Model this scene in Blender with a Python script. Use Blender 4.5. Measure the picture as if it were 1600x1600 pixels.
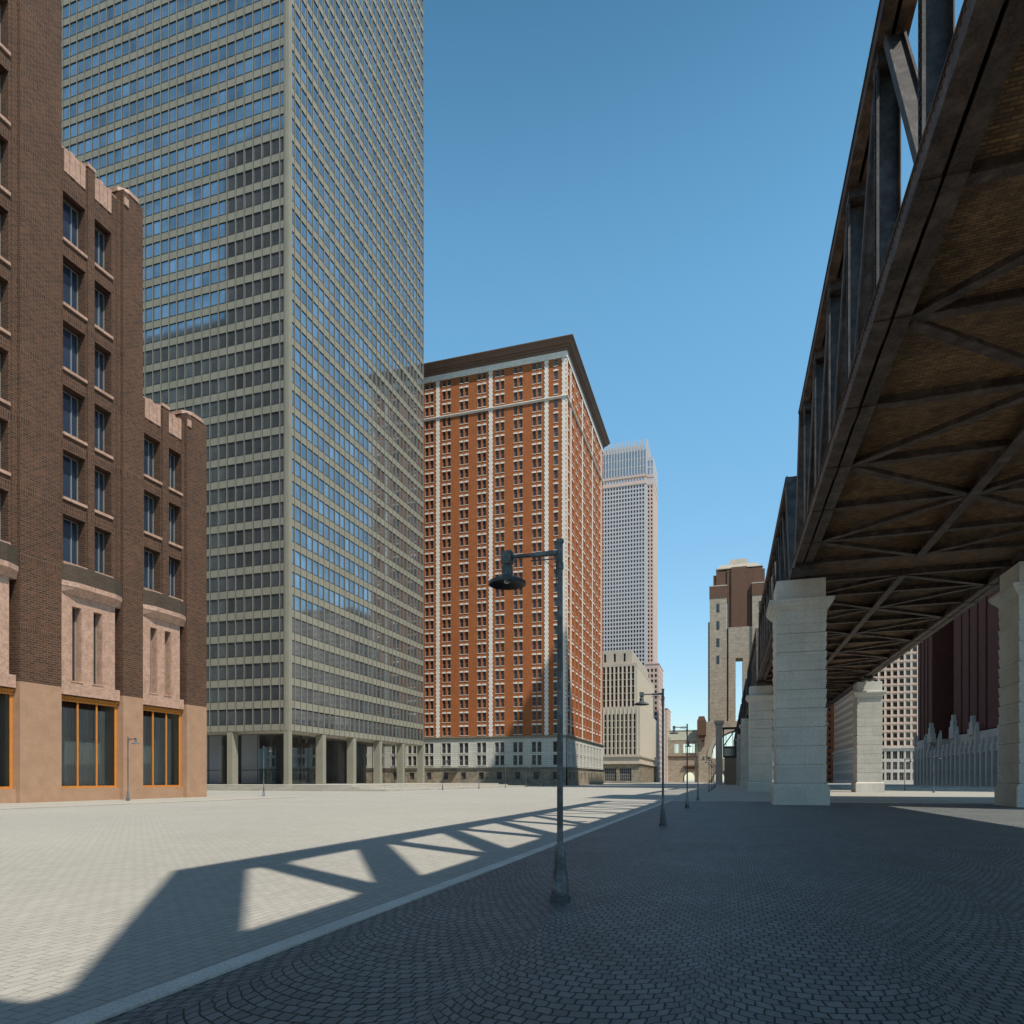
import bpy, math, random
from mathutils import Vector, Matrix
random.seed(7)
S = bpy.context.scene
for o in list(bpy.data.objects): bpy.data.objects.remove(o)
R = math.radians
COL = S.collection

# ------------------------------------------------------------------ camera, sky, sun, exposure
cam_d = bpy.data.cameras.new('camera'); cam = bpy.data.objects.new('camera', cam_d); COL.objects.link(cam)
cam_d.sensor_width = 36; cam_d.lens = 24; cam_d.shift_y = 0.2616; cam_d.clip_end = 6000; cam_d.clip_start = 0.05
cam.location = (0, 0, 1.6); cam.rotation_euler = (R(90), 0, R(17.38)); S.camera = cam
SUNV = Vector((0.575, -0.36, 1.0)).normalized()
EL = math.asin(SUNV.z); AZ = math.atan2(SUNV.x, SUNV.y)
W = bpy.data.worlds.new('World'); S.world = W; W.use_nodes = True
nt = W.node_tree; bg = nt.nodes['Background']
sky = nt.nodes.new('ShaderNodeTexSky'); sky.sky_type = 'NISHITA'; sky.sun_disc = False
sky.sun_elevation = EL; sky.sun_rotation = AZ; sky.air_density = 1.0; sky.dust_density = 0.25; sky.ozone_density = 2.5
tc = nt.nodes.new('ShaderNodeTexCoord'); sz = nt.nodes.new('ShaderNodeSeparateXYZ'); nt.links.new(tc.outputs['Generated'], sz.inputs[0])
rp = nt.nodes.new('ShaderNodeValToRGB'); nt.links.new(sz.outputs[2], rp.inputs[0]); rp.color_ramp.interpolation = 'B_SPLINE'
sts = [(0, (1.25, 1.30, 1.32)), (.2, (1.55, 1.80, 1.68)), (.56, (1.95, 2.95, 2.65)), (.78, (.70, 1.40, 1.38)), (1, (.22, .48, .62))]
while len(rp.color_ramp.elements) < len(sts): rp.color_ramp.elements.new(.5)
for e_, (p_, c_) in zip(rp.color_ramp.elements, sts): e_.position = p_; e_.color = (*[v/3 for v in c_], 1)
tint = nt.nodes.new('ShaderNodeMix'); tint.data_type = 'RGBA'; tint.blend_type = 'MULTIPLY'; tint.inputs[0].default_value = 1
nt.links.new(rp.outputs[0], tint.inputs[7]); nt.links.new(sky.outputs[0], tint.inputs[6])
sc_ = nt.nodes.new('ShaderNodeVectorMath'); sc_.operation = 'SCALE'; sc_.inputs['Scale'].default_value = 3.0; nt.links.new(tint.outputs[2], sc_.inputs[0])
nt.links.new(sc_.outputs[0], bg.inputs[0]); bg.inputs[1].default_value = 0.1
sd = bpy.data.lights.new('sun', 'SUN'); sd.energy = 4.9; sd.angle = R(0.5); sd.color = (1.0, 0.92, 0.80)
sun = bpy.data.objects.new('sun', sd); COL.objects.link(sun)
sun.rotation_euler = (-SUNV).to_track_quat('-Z', 'Y').to_euler(); sun.location = SUNV*300
S.view_settings.view_transform = 'Standard'; S.view_settings.look = 'None'
S.view_settings.exposure = 0.0; S.view_settings.gamma = 1.0
S.render.resolution_x = S.render.resolution_y = 1024

# ------------------------------------------------------------------ materials
def newmat(name):
    m = bpy.data.materials.new(name); m.use_nodes = True
    n = m.node_tree; b = n.nodes['Principled BSDF']
    return m, n, b
def N(n, t, **k):
    x = n.nodes.new(t)
    for a, v in k.items(): setattr(x, a, v)
    return x
def mth(n, op, a, b=None, c=None):
    x = n.nodes.new('ShaderNodeMath'); x.operation = op
    for i, v in enumerate((a, b, c)):
        if v is None: continue
        if isinstance(v, (int, float)): x.inputs[i].default_value = v
        else: n.links.new(v, x.inputs[i])
    return x.outputs[0]
def mix(n, f, a, b, mode='MIX'):
    x = n.nodes.new('ShaderNodeMix'); x.data_type = 'RGBA'; x.blend_type = mode
    for i, v in ((0, f), (6, a), (7, b)):
        if isinstance(v, (int, float)): x.inputs[i].default_value = v
        elif isinstance(v, tuple): x.inputs[i].default_value = (*v, 1) if len(v) == 3 else v
        else: n.links.new(v, x.inputs[i])
    return x.outputs[2]
def noise(n, vec, scale, detail=4, rough=.6):
    x = n.nodes.new('ShaderNodeTexNoise'); x.inputs['Scale'].default_value = scale
    x.inputs['Detail'].default_value = detail; x.inputs['Roughness'].default_value = rough
    if vec is not None: n.links.new(vec, x.inputs['Vector'])
    return x.outputs['Fac']
def ramp(n, f, stops):
    x = n.nodes.new('ShaderNodeValToRGB'); n.links.new(f, x.inputs[0])
    e = x.color_ramp.elements
    while len(e) < len(stops): e.new(0.5)
    for el, (p, c) in zip(e, stops):
        el.position = p; el.color = (c, c, c, 1) if isinstance(c, (int, float)) else (*c, 1)
    return x.outputs[0]
def wpos(n): return n.nodes.new('ShaderNodeNewGeometry').outputs['Position']
def wall_uv(n):
    g = n.nodes.new('ShaderNodeNewGeometry')
    sp = n.nodes.new('ShaderNodeSeparateXYZ'); n.links.new(g.outputs['Position'], sp.inputs[0])
    sn = n.nodes.new('ShaderNodeSeparateXYZ'); n.links.new(g.outputs['Normal'], sn.inputs[0])
    f = mth(n, 'GREATER_THAN', mth(n, 'ABSOLUTE', sn.outputs[0]), 0.6)
    u = mth(n, 'ADD', mth(n, 'MULTIPLY', sp.outputs[1], f), mth(n, 'MULTIPLY', sp.outputs[0], mth(n, 'SUBTRACT', 1, f)))
    return u, sp.outputs[2], sp
def comb(n, a, b, c=0):
    x = n.nodes.new('ShaderNodeCombineXYZ')
    for i, v in enumerate((a, b, c)):
        if isinstance(v, (int, float)): x.inputs[i].default_value = v
        else: n.links.new(v, x.inputs[i])
    return x.outputs[0]
def bump(n, b, h, strength, dist):
    x = n.nodes.new('ShaderNodeBump'); x.inputs['Strength'].default_value = strength; x.inputs['Distance'].default_value = dist
    n.links.new(h, x.inputs['Height']); n.links.new(x.outputs[0], b.inputs['Normal'])
def bricktex(n, vec, c1, c2, mortar, w, h, ms, off=.5):
    x = n.nodes.new('ShaderNodeTexBrick'); n.links.new(vec, x.inputs['Vector'])
    x.inputs['Color1'].default_value = (*c1, 1); x.inputs['Color2'].default_value = (*c2, 1); x.inputs['Mortar'].default_value = (*mortar, 1)
    x.inputs['Scale'].default_value = 1; x.inputs['Brick Width'].default_value = w; x.inputs['Row Height'].default_value = h
    x.inputs['Mortar Size'].default_value = ms; x.inputs['Mortar Smooth'].default_value = .1; x.offset = off
    return x.outputs[0], x.outputs[1]
def mul3(c, k): return tuple(min(1, a*k) for a in c)

def mat_plain(name, col, rough=.8, var=.15, scale=.6, fine=8, metal=0, streak=0):
    m, n, b = newmat(name); p = wpos(n)
    a = noise(n, p, scale, 5); c = noise(n, p, fine, 3)
    v = mth(n, 'ADD', mth(n, 'MULTIPLY', a, .6), mth(n, 'MULTIPLY', c, .4))
    k = ramp(n, v, [(.3, mul3(col, 1-var)), (.7, mul3(col, 1+var))])
    if streak:
        st = n.nodes.new('ShaderNodeMapping'); st.inputs['Scale'].default_value = (1, 1, .08); n.links.new(p, st.inputs[0])
        s2 = noise(n, st.outputs[0], 1.2, 4); k = mix(n, mth(n, 'MULTIPLY', ramp(n, s2, [(.45, 0.), (.75, 1.)]), streak), k, mul3(col, .55))
    n.links.new(k, b.inputs['Base Color']); b.inputs['Roughness'].default_value = rough; b.inputs['Metallic'].default_value = metal
    return m
def mat_brick(name, c1, c2, mortar, w, h, ms, var=.25, soldier=None, bumpk=.3):
    m, n, b = newmat(name); u, z, sp = wall_uv(n)
    c, f = bricktex(n, comb(n, u, z), c1, c2, mortar, w, h, ms)
    if soldier:
        z0, per, ht = soldier
        cs, fs = bricktex(n, comb(n, z, u), c1, c2, mortar, w, h, ms, 0)
        fr = mth(n, 'FRACT', mth(n, 'DIVIDE', mth(n, 'SUBTRACT', z, z0), per))
        k = mth(n, 'LESS_THAN', fr, ht/per); c = mix(n, k, c, cs)
    big = noise(n, wpos(n), .35, 5); small = noise(n, comb(n, mth(n, 'MULTIPLY', u, 1/w), mth(n, 'MULTIPLY', z, 1/h)), 1.1, 2)
    c = mix(n, 1.0, c, ramp(n, big, [(.3, 1-var*.7), (.7, 1+var*.0)]), 'MULTIPLY')
    c = mix(n, 1.0, c, ramp(n, small, [(.3, 1-var), (.65, 1.0)]), 'MULTIPLY')
    n.links.new(c, b.inputs['Base Color']); b.inputs['Roughness'].default_value = .88
    bump(n, b, mth(n, 'SUBTRACT', 1, f), bumpk, .02)
    return m
def mat_panel(name, col, w, h, ms=.012, var=.18, dark=.55, off=0.5, streak=.25, fine=5):
    m, n, b = newmat(name); u, z, sp = wall_uv(n)
    c, f = bricktex(n, comb(n, u, z), mul3(col, .93), mul3(col, 1.05), mul3(col, dark), w, h, ms, off)
    p = wpos(n)
    c = mix(n, 1.0, c, ramp(n, noise(n, p, .5, 6), [(.3, 1-var), (.7, 1.0)]), 'MULTIPLY')
    c = mix(n, 1.0, c, ramp(n, noise(n, p, fine, 4), [(.3, 1-var), (.6, 1.0)]), 'MULTIPLY')
    mp = n.nodes.new('ShaderNodeMapping'); mp.inputs['Scale'].default_value = (1, 1, .07); n.links.new(p, mp.inputs[0])
    c = mix(n, mth(n, 'MULTIPLY', ramp(n, noise(n, mp.outputs[0], 1.6, 4), [(.5, 0.), (.8, 1.)]), streak), c, mul3(col, .5))
    n.links.new(c, b.inputs['Base Color']); b.inputs['Roughness'].default_value = .85
    bump(n, b, mth(n, 'SUBTRACT', 1, f), .3, .02)
    return m
def mat_glass(name, col, metal=.5, rough=.04, wav=.02, pane=None):
    m, n, b = newmat(name); p = wpos(n)
    oi = N(n, 'ShaderNodeObjectInfo')
    c = ramp(n, noise(n, p, .23, 3), [(.35, mul3(col, .8)), (.65, mul3(col, 1.15))])
    if pane:
        s = N(n, 'ShaderNodeSeparateXYZ'); n.links.new(p, s.inputs[0]); pw_, ph_, ox, oy, oz = pane
        u = mth(n, 'FLOOR', mth(n, 'DIVIDE', mth(n, 'SUBTRACT', s.outputs[0], ox), pw_)); v = mth(n, 'FLOOR', mth(n, 'DIVIDE', mth(n, 'SUBTRACT', s.outputs[1], oy), pw_)); w_ = mth(n, 'FLOOR', mth(n, 'DIVIDE', mth(n, 'SUBTRACT', s.outputs[2], oz), ph_))
        wn = N(n, 'ShaderNodeTexWhiteNoise'); n.links.new(comb(n, u, v, w_), wn.inputs['Vector'])
        c = mix(n, 1.0, c, ramp(n, wn.outputs['Value'], [(0, .72), (1, 1.08)]), 'MULTIPLY')
    n.links.new(c, b.inputs['Base Color']); b.inputs['Metallic'].default_value = metal; b.inputs['Roughness'].default_value = rough
    b.inputs['Specular IOR Level'].default_value = .6
    bump(n, b, noise(n, p, .5, 2), .08, wav)
    return m
def mat_clear(name, tint=(.75, .8, .82), mixf=.75):
    m, n, b = newmat(name); n.nodes.remove(b); out = n.nodes['Material Output']
    g = N(n, 'ShaderNodeBsdfGlossy'); g.inputs['Roughness'].default_value = .02; g.inputs['Color'].default_value = (.9, .92, .95, 1)
    t = N(n, 'ShaderNodeBsdfTransparent'); t.inputs['Color'].default_value = (*tint, 1)
    fr = N(n, 'ShaderNodeFresnel'); fr.inputs['IOR'].default_value = 1.6
    mx = N(n, 'ShaderNodeMixShader'); n.links.new(fr.outputs[0], mx.inputs[0]); n.links.new(t.outputs[0], mx.inputs[1]); n.links.new(g.outputs[0], mx.inputs[2])
    n.links.new(mx.outputs[0], out.inputs[0]); return m
def mat_granite(name, col, fine=25, var=.35, rough=.6, veins=0):
    m, n, b = newmat(name); p = wpos(n)
    a = noise(n, p, fine, 3, .8); c = noise(n, p, 1.3, 5)
    k = ramp(n, a, [(.35, mul3(col, 1-var)), (.5, col), (.7, mul3(col, 1+var))])
    k = mix(n, 1.0, k, ramp(n, c, [(.3, (.82, .8, .78)), (.7, (1, 1, 1))]), 'MULTIPLY')
    if veins:
        v = noise(n, p, 1.1, 8, .75); k = mix(n, mth(n, 'MULTIPLY', ramp(n, v, [(.47, 0.), (.5, 1.), (.53, 0.)]), veins), k, mul3(col, 1.5))
    n.links.new(k, b.inputs['Base Color']); b.inputs['Roughness'].default_value = rough
    return m
def mat_steel(name, col=(.055, .042, .034), rust=(.15, .07, .035), rough=.62):
    m, n, b = newmat(name); p = wpos(n)
    a = noise(n, p, 1.4, 8, .72); c = noise(n, p, 14, 5, .7)
    k = ramp(n, a, [(.38, mul3(col, .45)), (.5, col), (.64, mul3(col, 2.3))])
    k = mix(n, ramp(n, c, [(.48, 0.), (.66, .6)]), k, rust)
    n.links.new(k, b.inputs['Base Color']); b.inputs['Roughness'].default_value = rough; b.inputs['Metallic'].default_value = .25
    bump(n, b, c, .25, .02); return m

def mat_cobbles():
    m, n, b = newmat('fan_cobbles'); p = wpos(n)
    nz = N(n, 'ShaderNodeTexNoise'); nz.inputs['Scale'].default_value = 3.2; nz.inputs['Detail'].default_value = 2; n.links.new(p, nz.inputs[0])
    va = N(n, 'ShaderNodeVectorMath', operation='SUBTRACT'); n.links.new(nz.outputs['Color'], va.inputs[0]); va.inputs[1].default_value = (.5, .5, .5)
    vs = N(n, 'ShaderNodeVectorMath', operation='SCALE'); n.links.new(va.outputs[0], vs.inputs[0]); vs.inputs['Scale'].default_value = .085
    vp = N(n, 'ShaderNodeVectorMath', operation='ADD'); n.links.new(p, vp.inputs[0]); n.links.new(vs.outputs[0], vp.inputs[1])
    nz2 = N(n, 'ShaderNodeTexNoise'); nz2.inputs['Scale'].default_value = 11; nz2.inputs['Detail'].default_value = 1; n.links.new(p, nz2.inputs[0])
    va2 = N(n, 'ShaderNodeVectorMath', operation='SUBTRACT'); n.links.new(nz2.outputs['Color'], va2.inputs[0]); va2.inputs[1].default_value = (.5, .5, .5)
    vs2 = N(n, 'ShaderNodeVectorMath', operation='SCALE'); n.links.new(va2.outputs[0], vs2.inputs[0]); vs2.inputs['Scale'].default_value = .03
    vq = N(n, 'ShaderNodeVectorMath', operation='ADD'); n.links.new(vp.outputs[0], vq.inputs[0]); n.links.new(vs2.outputs[0], vq.inputs[1])
    s = N(n, 'ShaderNodeSeparateXYZ'); n.links.new(vq.outputs[0], s.inputs[0])
    Wd, Rr = 1.7, 1.05
    xl = mth(n, 'MULTIPLY', mth(n, 'SUBTRACT', mth(n, 'FRACT', mth(n, 'DIVIDE', mth(n, 'ADD', s.outputs[0], 400*Wd+.2), Wd)), .5), Wd)
    col_i = mth(n, 'FLOOR', mth(n, 'DIVIDE', mth(n, 'ADD', s.outputs[0], 400*Wd+.2), Wd))
    arc = mth(n, 'SQRT', mth(n, 'SUBTRACT', Rr*Rr, mth(n, 'MULTIPLY', xl, xl)))
    v = mth(n, 'ADD', mth(n, 'ADD', s.outputs[1], arc), mth(n, 'MULTIPLY', col_i, .043))
    u = mth(n, 'ADD', mth(n, 'MULTIPLY', mth(n, 'ARCSINE', mth(n, 'DIVIDE', xl, Rr)), Rr), mth(n, 'MULTIPLY', col_i, .37))
    vec = comb(n, u, v)
    c, f = bricktex(n, vec, (.150, .160, .160), (.222, .236, .236), (.010, .011, .012), .12, .135, .0095)
    c = mix(n, 1.0, c, ramp(n, noise(n, p, .5, 5), [(.3, .78), (.7, 1.1)]), 'MULTIPLY')
    c = mix(n, 1.0, c, ramp(n, noise(n, p, 45, 3), [(.3, .8), (.7, 1.1)]), 'MULTIPLY')
    n.links.new(c, b.inputs['Base Color']); b.inputs['Roughness'].default_value = .62
    bump(n, b, mth(n, 'ADD', mth(n, 'SUBTRACT', 1, f), mth(n, 'MULTIPLY', noise(n, p, 30, 3), .35)), .8, .014)
    return m
def mat_pavers():
    m, n, b = newmat('road_pavers'); p = wpos(n)
    nz = N(n, 'ShaderNodeTexNoise'); nz.inputs['Scale'].default_value = 5; nz.inputs['Detail'].default_value = 1; n.links.new(p, nz.inputs[0])
    va = N(n, 'ShaderNodeVectorMath', operation='SUBTRACT'); n.links.new(nz.outputs['Color'], va.inputs[0]); va.inputs[1].default_value = (.5, .5, .5)
    vs = N(n, 'ShaderNodeVectorMath', operation='SCALE'); n.links.new(va.outputs[0], vs.inputs[0]); vs.inputs['Scale'].default_value = .05
    vp = N(n, 'ShaderNodeVectorMath', operation='ADD'); n.links.new(p, vp.inputs[0]); n.links.new(vs.outputs[0], vp.inputs[1])
    s = N(n, 'ShaderNodeSeparateXYZ'); n.links.new(vp.outputs[0], s.inputs[0])
    c, f = bricktex(n, comb(n, s.outputs[1], s.outputs[0]), (.385, .368, .325), (.44, .42, .372), (.21, .195, .165), .24, .125, .0055)
    c = mix(n, 1.0, c, ramp(n, noise(n, p, .13, 5), [(.3, .9), (.7, 1.04)]), 'MULTIPLY')
    c = mix(n, 1.0, c, ramp(n, noise(n, p, 38, 3), [(.3, .88), (.7, 1.06)]), 'MULTIPLY')
    n.links.new(c, b.inputs['Base Color']); b.inputs['Roughness'].default_value = .8
    bump(n, b, mth(n, 'SUBTRACT', 1, f), .4, .01)
    return m

M = {}
M['cobble'] = mat_cobbles(); M['paver'] = mat_pavers()
M['kerb'] = mat_granite('kerb_stone', (.64, .63, .59), 30, .2, .7)
M['walk'] = mat_panel('pavement_slabs', (.46, .43, .37), 1.2, .8)
M['steel'] = mat_steel('rusty_steel'); M['steel_dark'] = mat_steel('weathered_steel', (.038, .036, .036), (.075, .05, .035), .6)
def mat_soffit():
    m, n, b = newmat('soffit_brick'); p = wpos(n); s = N(n, 'ShaderNodeSeparateXYZ'); n.links.new(p, s.inputs[0])
    c, f = bricktex(n, comb(n, s.outputs[0], s.outputs[1]), (.34, .185, .075), (.18, .10, .045), (.09, .07, .045), .30, .10, .014)
    c = mix(n, 1.0, c, ramp(n, noise(n, p, 1.1, 5), [(.3, .6), (.7, 1.15)]), 'MULTIPLY')
    c = mix(n, 1.0, c, ramp(n, noise(n, comb(n, mth(n, 'MULTIPLY', s.outputs[0], 3.3), mth(n, 'MULTIPLY', s.outputs[1], 10)), 1.0, 2), [(.3, .6), (.65, 1.1)]), 'MULTIPLY')
    n.links.new(c, b.inputs['Base Color']); b.inputs['Roughness'].default_value = .85; bump(n, b, mth(n, 'SUBTRACT', 1, f), .5, .02); return m
M['soffit'] = mat_soffit()
M['pier'] = mat_panel('pier_limestone', (.62, .60, .54), 1.9, 1.188, .010, .16, .82, .5, .25, 6)
M['lamp'] = mat_steel('painted_cast_iron', (.10, .11, .115), (.055, .05, .045), .5)
M['lens'] = mat_plain('lamp_lens', (.03, .03, .028), .5)
M['bulb'] = mat_plain('lamp_glass', (.55, .53, .48), .15)
M['brownbrick'] = mat_brick('brown_brick', (.125, .050, .024), (.050, .022, .012), (.175, .105, .065), .44, .16, .022, .35, (20.9, 4.64, .5))
M['parapet'] = mat_brick('dark_parapet_brick', (.085, .055, .035), (.06, .04, .028), (.10, .075, .05), .42, .135, .02, .3)
M['tan'] = mat_granite('tan_granite', (.40, .245, .155), 20, .22, .6)
M['pink'] = mat_granite('pink_marble', (.43, .275, .205), 4, .2, .5, .6)
M['orange'] = mat_plain('orange_painted_frame', (.52, .20, .035), .45, .15, 3)
M['frame'] = mat_plain('grey_window_frame', (.24, .24, .21), .5, .1)
M['glass_brick'] = mat_glass('sky_tinted_window_glass', (.12, .20, .34), .8)  # blue tint stands in for sky reflected in the panes
M['shopglass'] = mat_clear('shop_glass', (.88, .91, .92))
M['concrete'] = mat_plain('tower_concrete', (.255, .243, .19), .75, .14, .35, 5, 0, .2)
M['towerglass'] = mat_glass('tower_glass', (.40, .45, .50), .85, .05, .03, (1.8, 3.87, -70.4, 98.7, 10.0))
M['darkline'] = mat_plain('dark_gasket', (.035, .033, .03), .6)
M['soffitplain'] = mat_plain('pale_soffit', (.42, .40, .34), .8)
M['skypanel'] = mat_plain('sky_pale_panel', (.82, .85, .9), .8, .04)
M['lobbydark'] = mat_plain('dark_lobby_stone', (.09, .085, .08), .5)
M['lobbyglass'] = mat_clear('lobby_glass', (.92, .95, .97))
M['redbrick'] = mat_brick('orange_brick', (.50, .150, .036), (.40, .105, .028), (.42, .19, .08), .5, .16, .012, .3, None, .1)
M['white'] = mat_panel('white_stone', (.88, .83, .74), 1.3, .55, .02, .12, .6)
M['whitebase'] = mat_panel('white_rusticated_stone', (.62, .60, .53), 9, .55, .04, .1, .5)
M['greystone'] = mat_panel('mottled_base_stone', (.36, .30, .22), 2.2, 1.1, .02, .4, .6, .5, .4, 1.2)
M['cornice'] = mat_plain('brown_cornice', (.16, .10, .07), .7, .12, .5)
M['roof'] = mat_plain('dark_roof', (.05, .05, .05), .8)
M['winfar'] = mat_glass('distant_window_glass', (.10, .10, .11), .35, .06)
M['windark'] = mat_glass('dark_window_glass', (.045, .04, .04), .2, .1)
M['brownwin'] = mat_glass('brown_window_glass', (.10, .05, .035), .2, .12)
M['lime'] = mat_panel('beige_limestone', (.52, .45, .36), 2, .8, .02, .12, .75)
M['pinkstone'] = mat_plain('pink_granite_cladding', (.54, .40, .34), .75, .06)
M['greypink'] = mat_plain('grey_granite_cladding', (.44, .43, .435), .7, .06)
M['bluish'] = mat_glass('blue_spandrel_glass', (.36, .42, .50), .5, .1)
M['gate'] = mat_brick('tan_stone_blocks', (.52, .43, .33), (.43, .35, .265), (.34, .28, .21), 2.2, .9, .06, .28, None, .1)
M['gatebrown'] = mat_panel('brown_stone', (.15, .075, .045), 2, .8)
M['green'] = mat_plain('pale_green_copper', (.33, .33, .27), .7, .1)
M['maroon'] = mat_brick('maroon_brick', (.15, .040, .022), (.11, .030, .018), (.12, .04, .03), .5, .16, .01, .3, None, .1)
M['paleblue'] = mat_panel('pale_grey_stone', (.52, .49, .44), 2.4, 1.0, .02, .12, .7)
M['terra'] = mat_plain('terracotta_pink_stone', (.50, .36, .27), .8, .08)
M['creamstone'] = mat_plain('cream_stone', (.58, .52, .43), .8, .08)
M['curtain'] = mat_plain('grey_curtain', (.42, .40, .37), .9, .1, .8)
M['door'] = mat_plain('brown_door', (.25, .19, .13), .6, .15, 2)

# ------------------------------------------------------------------ mesh helpers
class MB:
    def __init__(s): s.v = []; s.f = []; s.m = []
    def face(s, pts, m=0):
        i = len(s.v); s.v += [tuple(p) for p in pts]; s.f.append(tuple(range(i, i+len(pts)))); s.m.append(m)
    def box(s, x0, x1, y0, y1, z0, z1, m=0):
        if x0 > x1: x0, x1 = x1, x0
        if y0 > y1: y0, y1 = y1, y0
        i = len(s.v)
        s.v += [(x0,y0,z0),(x1,y0,z0),(x1,y1,z0),(x0,y1,z0),(x0,y0,z1),(x1,y0,z1),(x1,y1,z1),(x0,y1,z1)]
        for q in ((0,3,2,1),(4,5,6,7),(0,1,5,4),(1,2,6,5),(2,3,7,6),(3,0,4,7)):
            s.f.append(tuple(i+k for k in q)); s.m.append(m)
        return s
    def prism(s, poly, z0, z1, m=0, top=None):
        i = len(s.v); n = len(poly); t = top or poly
        s.v += [(x, y, z0) for x, y in poly] + [(x, y, z1) for x, y in t]
        s.f.append(tuple(i+n-1-k for k in range(n))); s.m.append(m)
        s.f.append(tuple(i+n+k for k in range(n))); s.m.append(m)
        for k in range(n):
            j = (k+1) % n; s.f.append((i+k, i+j, i+n+j, i+n+k)); s.m.append(m)
        return s
    def frust(s, cx, cy, a0, b0, a1, b1, z0, z1, m=0):
        q = lambda a, b: [(cx-a, cy-b), (cx+a, cy-b), (cx+a, cy+b), (cx-a, cy+b)]
        return s.prism(q(a0, b0), z0, z1, m, q(a1, b1))
    def bar(s, p, q, w, h, m=0, up=(1, 0, 0)):
        p = Vector(p); q = Vector(q); d = (q-p).normalized(); u = Vector(up)
        a = (u - d*u.dot(d)).normalized()*w/2; b = d.cross(a).normalized()*h/2
        i = len(s.v)
        for c in (p, q): s.v += [tuple(c-a-b), tuple(c+a-b), tuple(c+a+b), tuple(c-a+b)]
        for f in ((0,1,2,3),(7,6,5,4),(0,4,5,1),(1,5,6,2),(2,6,7,3),(3,7,4,0)): s.f.append(tuple(i+k for k in f)); s.m.append(m)
        return s
    def lathe(s, cx, cy, prof, seg=20, m=0, caps=3):
        i = len(s.v)
        for r, z in prof:
            for k in range(seg):
                a = 2*math.pi*k/seg; s.v.append((cx+r*math.cos(a), cy+r*math.sin(a), z))
        for j in range(len(prof)-1):
            for k in range(seg):
                l = (k+1) % seg; s.f.append((i+j*seg+k, i+j*seg+l, i+(j+1)*seg+l, i+(j+1)*seg+k)); s.m.append(m)
        if caps & 1: s.f.append(tuple(i+seg-1-k for k in range(seg))); s.m.append(m)
        if caps & 2: s.f.append(tuple(i+(len(prof)-1)*seg+k for k in range(seg))); s.m.append(m)
        return s
    def tube(s, p, q, r, seg=12, m=0):
        p = Vector(p); q = Vector(q); d = (q-p).normalized(); a = d.orthogonal().normalized(); b = d.cross(a); i = len(s.v)
        for c in (p, q):
            for k in range(seg):
                t = 2*math.pi*k/seg; s.v.append(tuple(c + a*r*math.cos(t) + b*r*math.sin(t)))
        for k in range(seg):
            l = (k+1) % seg; s.f.append((i+k, i+l, i+seg+l, i+seg+k)); s.m.append(m)
        s.f.append(tuple(i+seg-1-k for k in range(seg))); s.m.append(m); s.f.append(tuple(i+seg+k for k in range(seg))); s.m.append(m)
        return s
    def add(s, o, loc=(0, 0, 0), rot=0):
        i = len(s.v); c, n = math.cos(rot), math.sin(rot)
        s.v += [(x*c-y*n+loc[0], x*n+y*c+loc[1], z+loc[2]) for x, y, z in o.v]
        s.f += [tuple(i+k for k in f) for f in o.f]; s.m += o.m
        return s
    def mesh(s, name, mats, smooth=False):
        me = bpy.data.meshes.new(name); me.from_pydata(s.v, [], s.f)
        for k in (mats if isinstance(mats, (list, tuple)) else [mats]): me.materials.append(M[k])
        me.polygons.foreach_set('material_index', s.m)
        if smooth: me.polygons.foreach_set('use_smooth', [True]*len(s.f))
        me.update()
        if smooth:
            try: me.set_sharp_from_angle(angle=R(35))
            except Exception: pass
        return me
    def build(s, name, mats, parent=None, smooth=False, **k):
        o = bpy.data.objects.new(name, s.mesh(name, mats, smooth)); COL.objects.link(o)
        if parent is not None:
            o.parent = parent; o.location = -Vector(parent.location) if not k.get('local') else (0, 0, 0)
        return o
def tag(o, label, cat, group=None):
    o['label'] = label; o['category'] = cat
    if group: o['group'] = group
    return o
def thing(name, loc, label, cat, group=None):
    o = bpy.data.objects.new(name, None); COL.objects.link(o); o.location = loc; o.empty_display_size = .2
    return tag(o, label, cat, group)
def struct(name, mb, mat):
    o = mb.build(name, mat); o['kind'] = 'structure'; return o
def copy_tree(o, loc=None, rot=None, label=None, parent=None):
    c = o.copy(); COL.objects.link(c)
    if parent is not None: c.parent = parent
    else:
        c.location = loc
        if rot is not None: c.rotation_euler.z = rot
        if label: c['label'] = label
    for ch in list(o.children): copy_tree(ch, parent=c)
    return c

# facade in a local frame: u along +x, outward is -y, wall face at y=0, windows recessed to y=depth
def grid(cols, rows, u0, u1, z0, z1, depth, m=0, y=0):
    mb = MB(); cols = sorted(cols); rows = sorted(rows)
    zc = z0
    for a, b in rows:
        if a > zc: mb.face([(u0,y,zc),(u1,y,zc),(u1,y,a),(u0,y,a)], m)
        uc = u0
        for c, d in cols:
            if c > uc: mb.face([(uc,y,a),(c,y,a),(c,y,b),(uc,y,b)], m)
            q = y+depth
            mb.face([(c,y,a),(c,q,a),(c,q,b),(c,y,b)], m); mb.face([(d,q,a),(d,y,a),(d,y,b),(d,q,b)], m)
            mb.face([(c,y,a),(d,y,a),(d,q,a),(c,q,a)], m); mb.face([(c,q,b),(d,q,b),(d,y,b),(c,y,b)], m)
            uc = d
        if u1 > uc: mb.face([(uc,y,a),(u1,y,a),(u1,y,b),(uc,y,b)], m)
        zc = b
    if z1 > zc: mb.face([(u0,y,zc),(u1,y,zc),(u1,y,z1),(u0,y,z1)], m)
    return mb
FRONT, EAST, WEST = 0, R(90), R(-90)      # facing -Y, +X, -X
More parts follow.
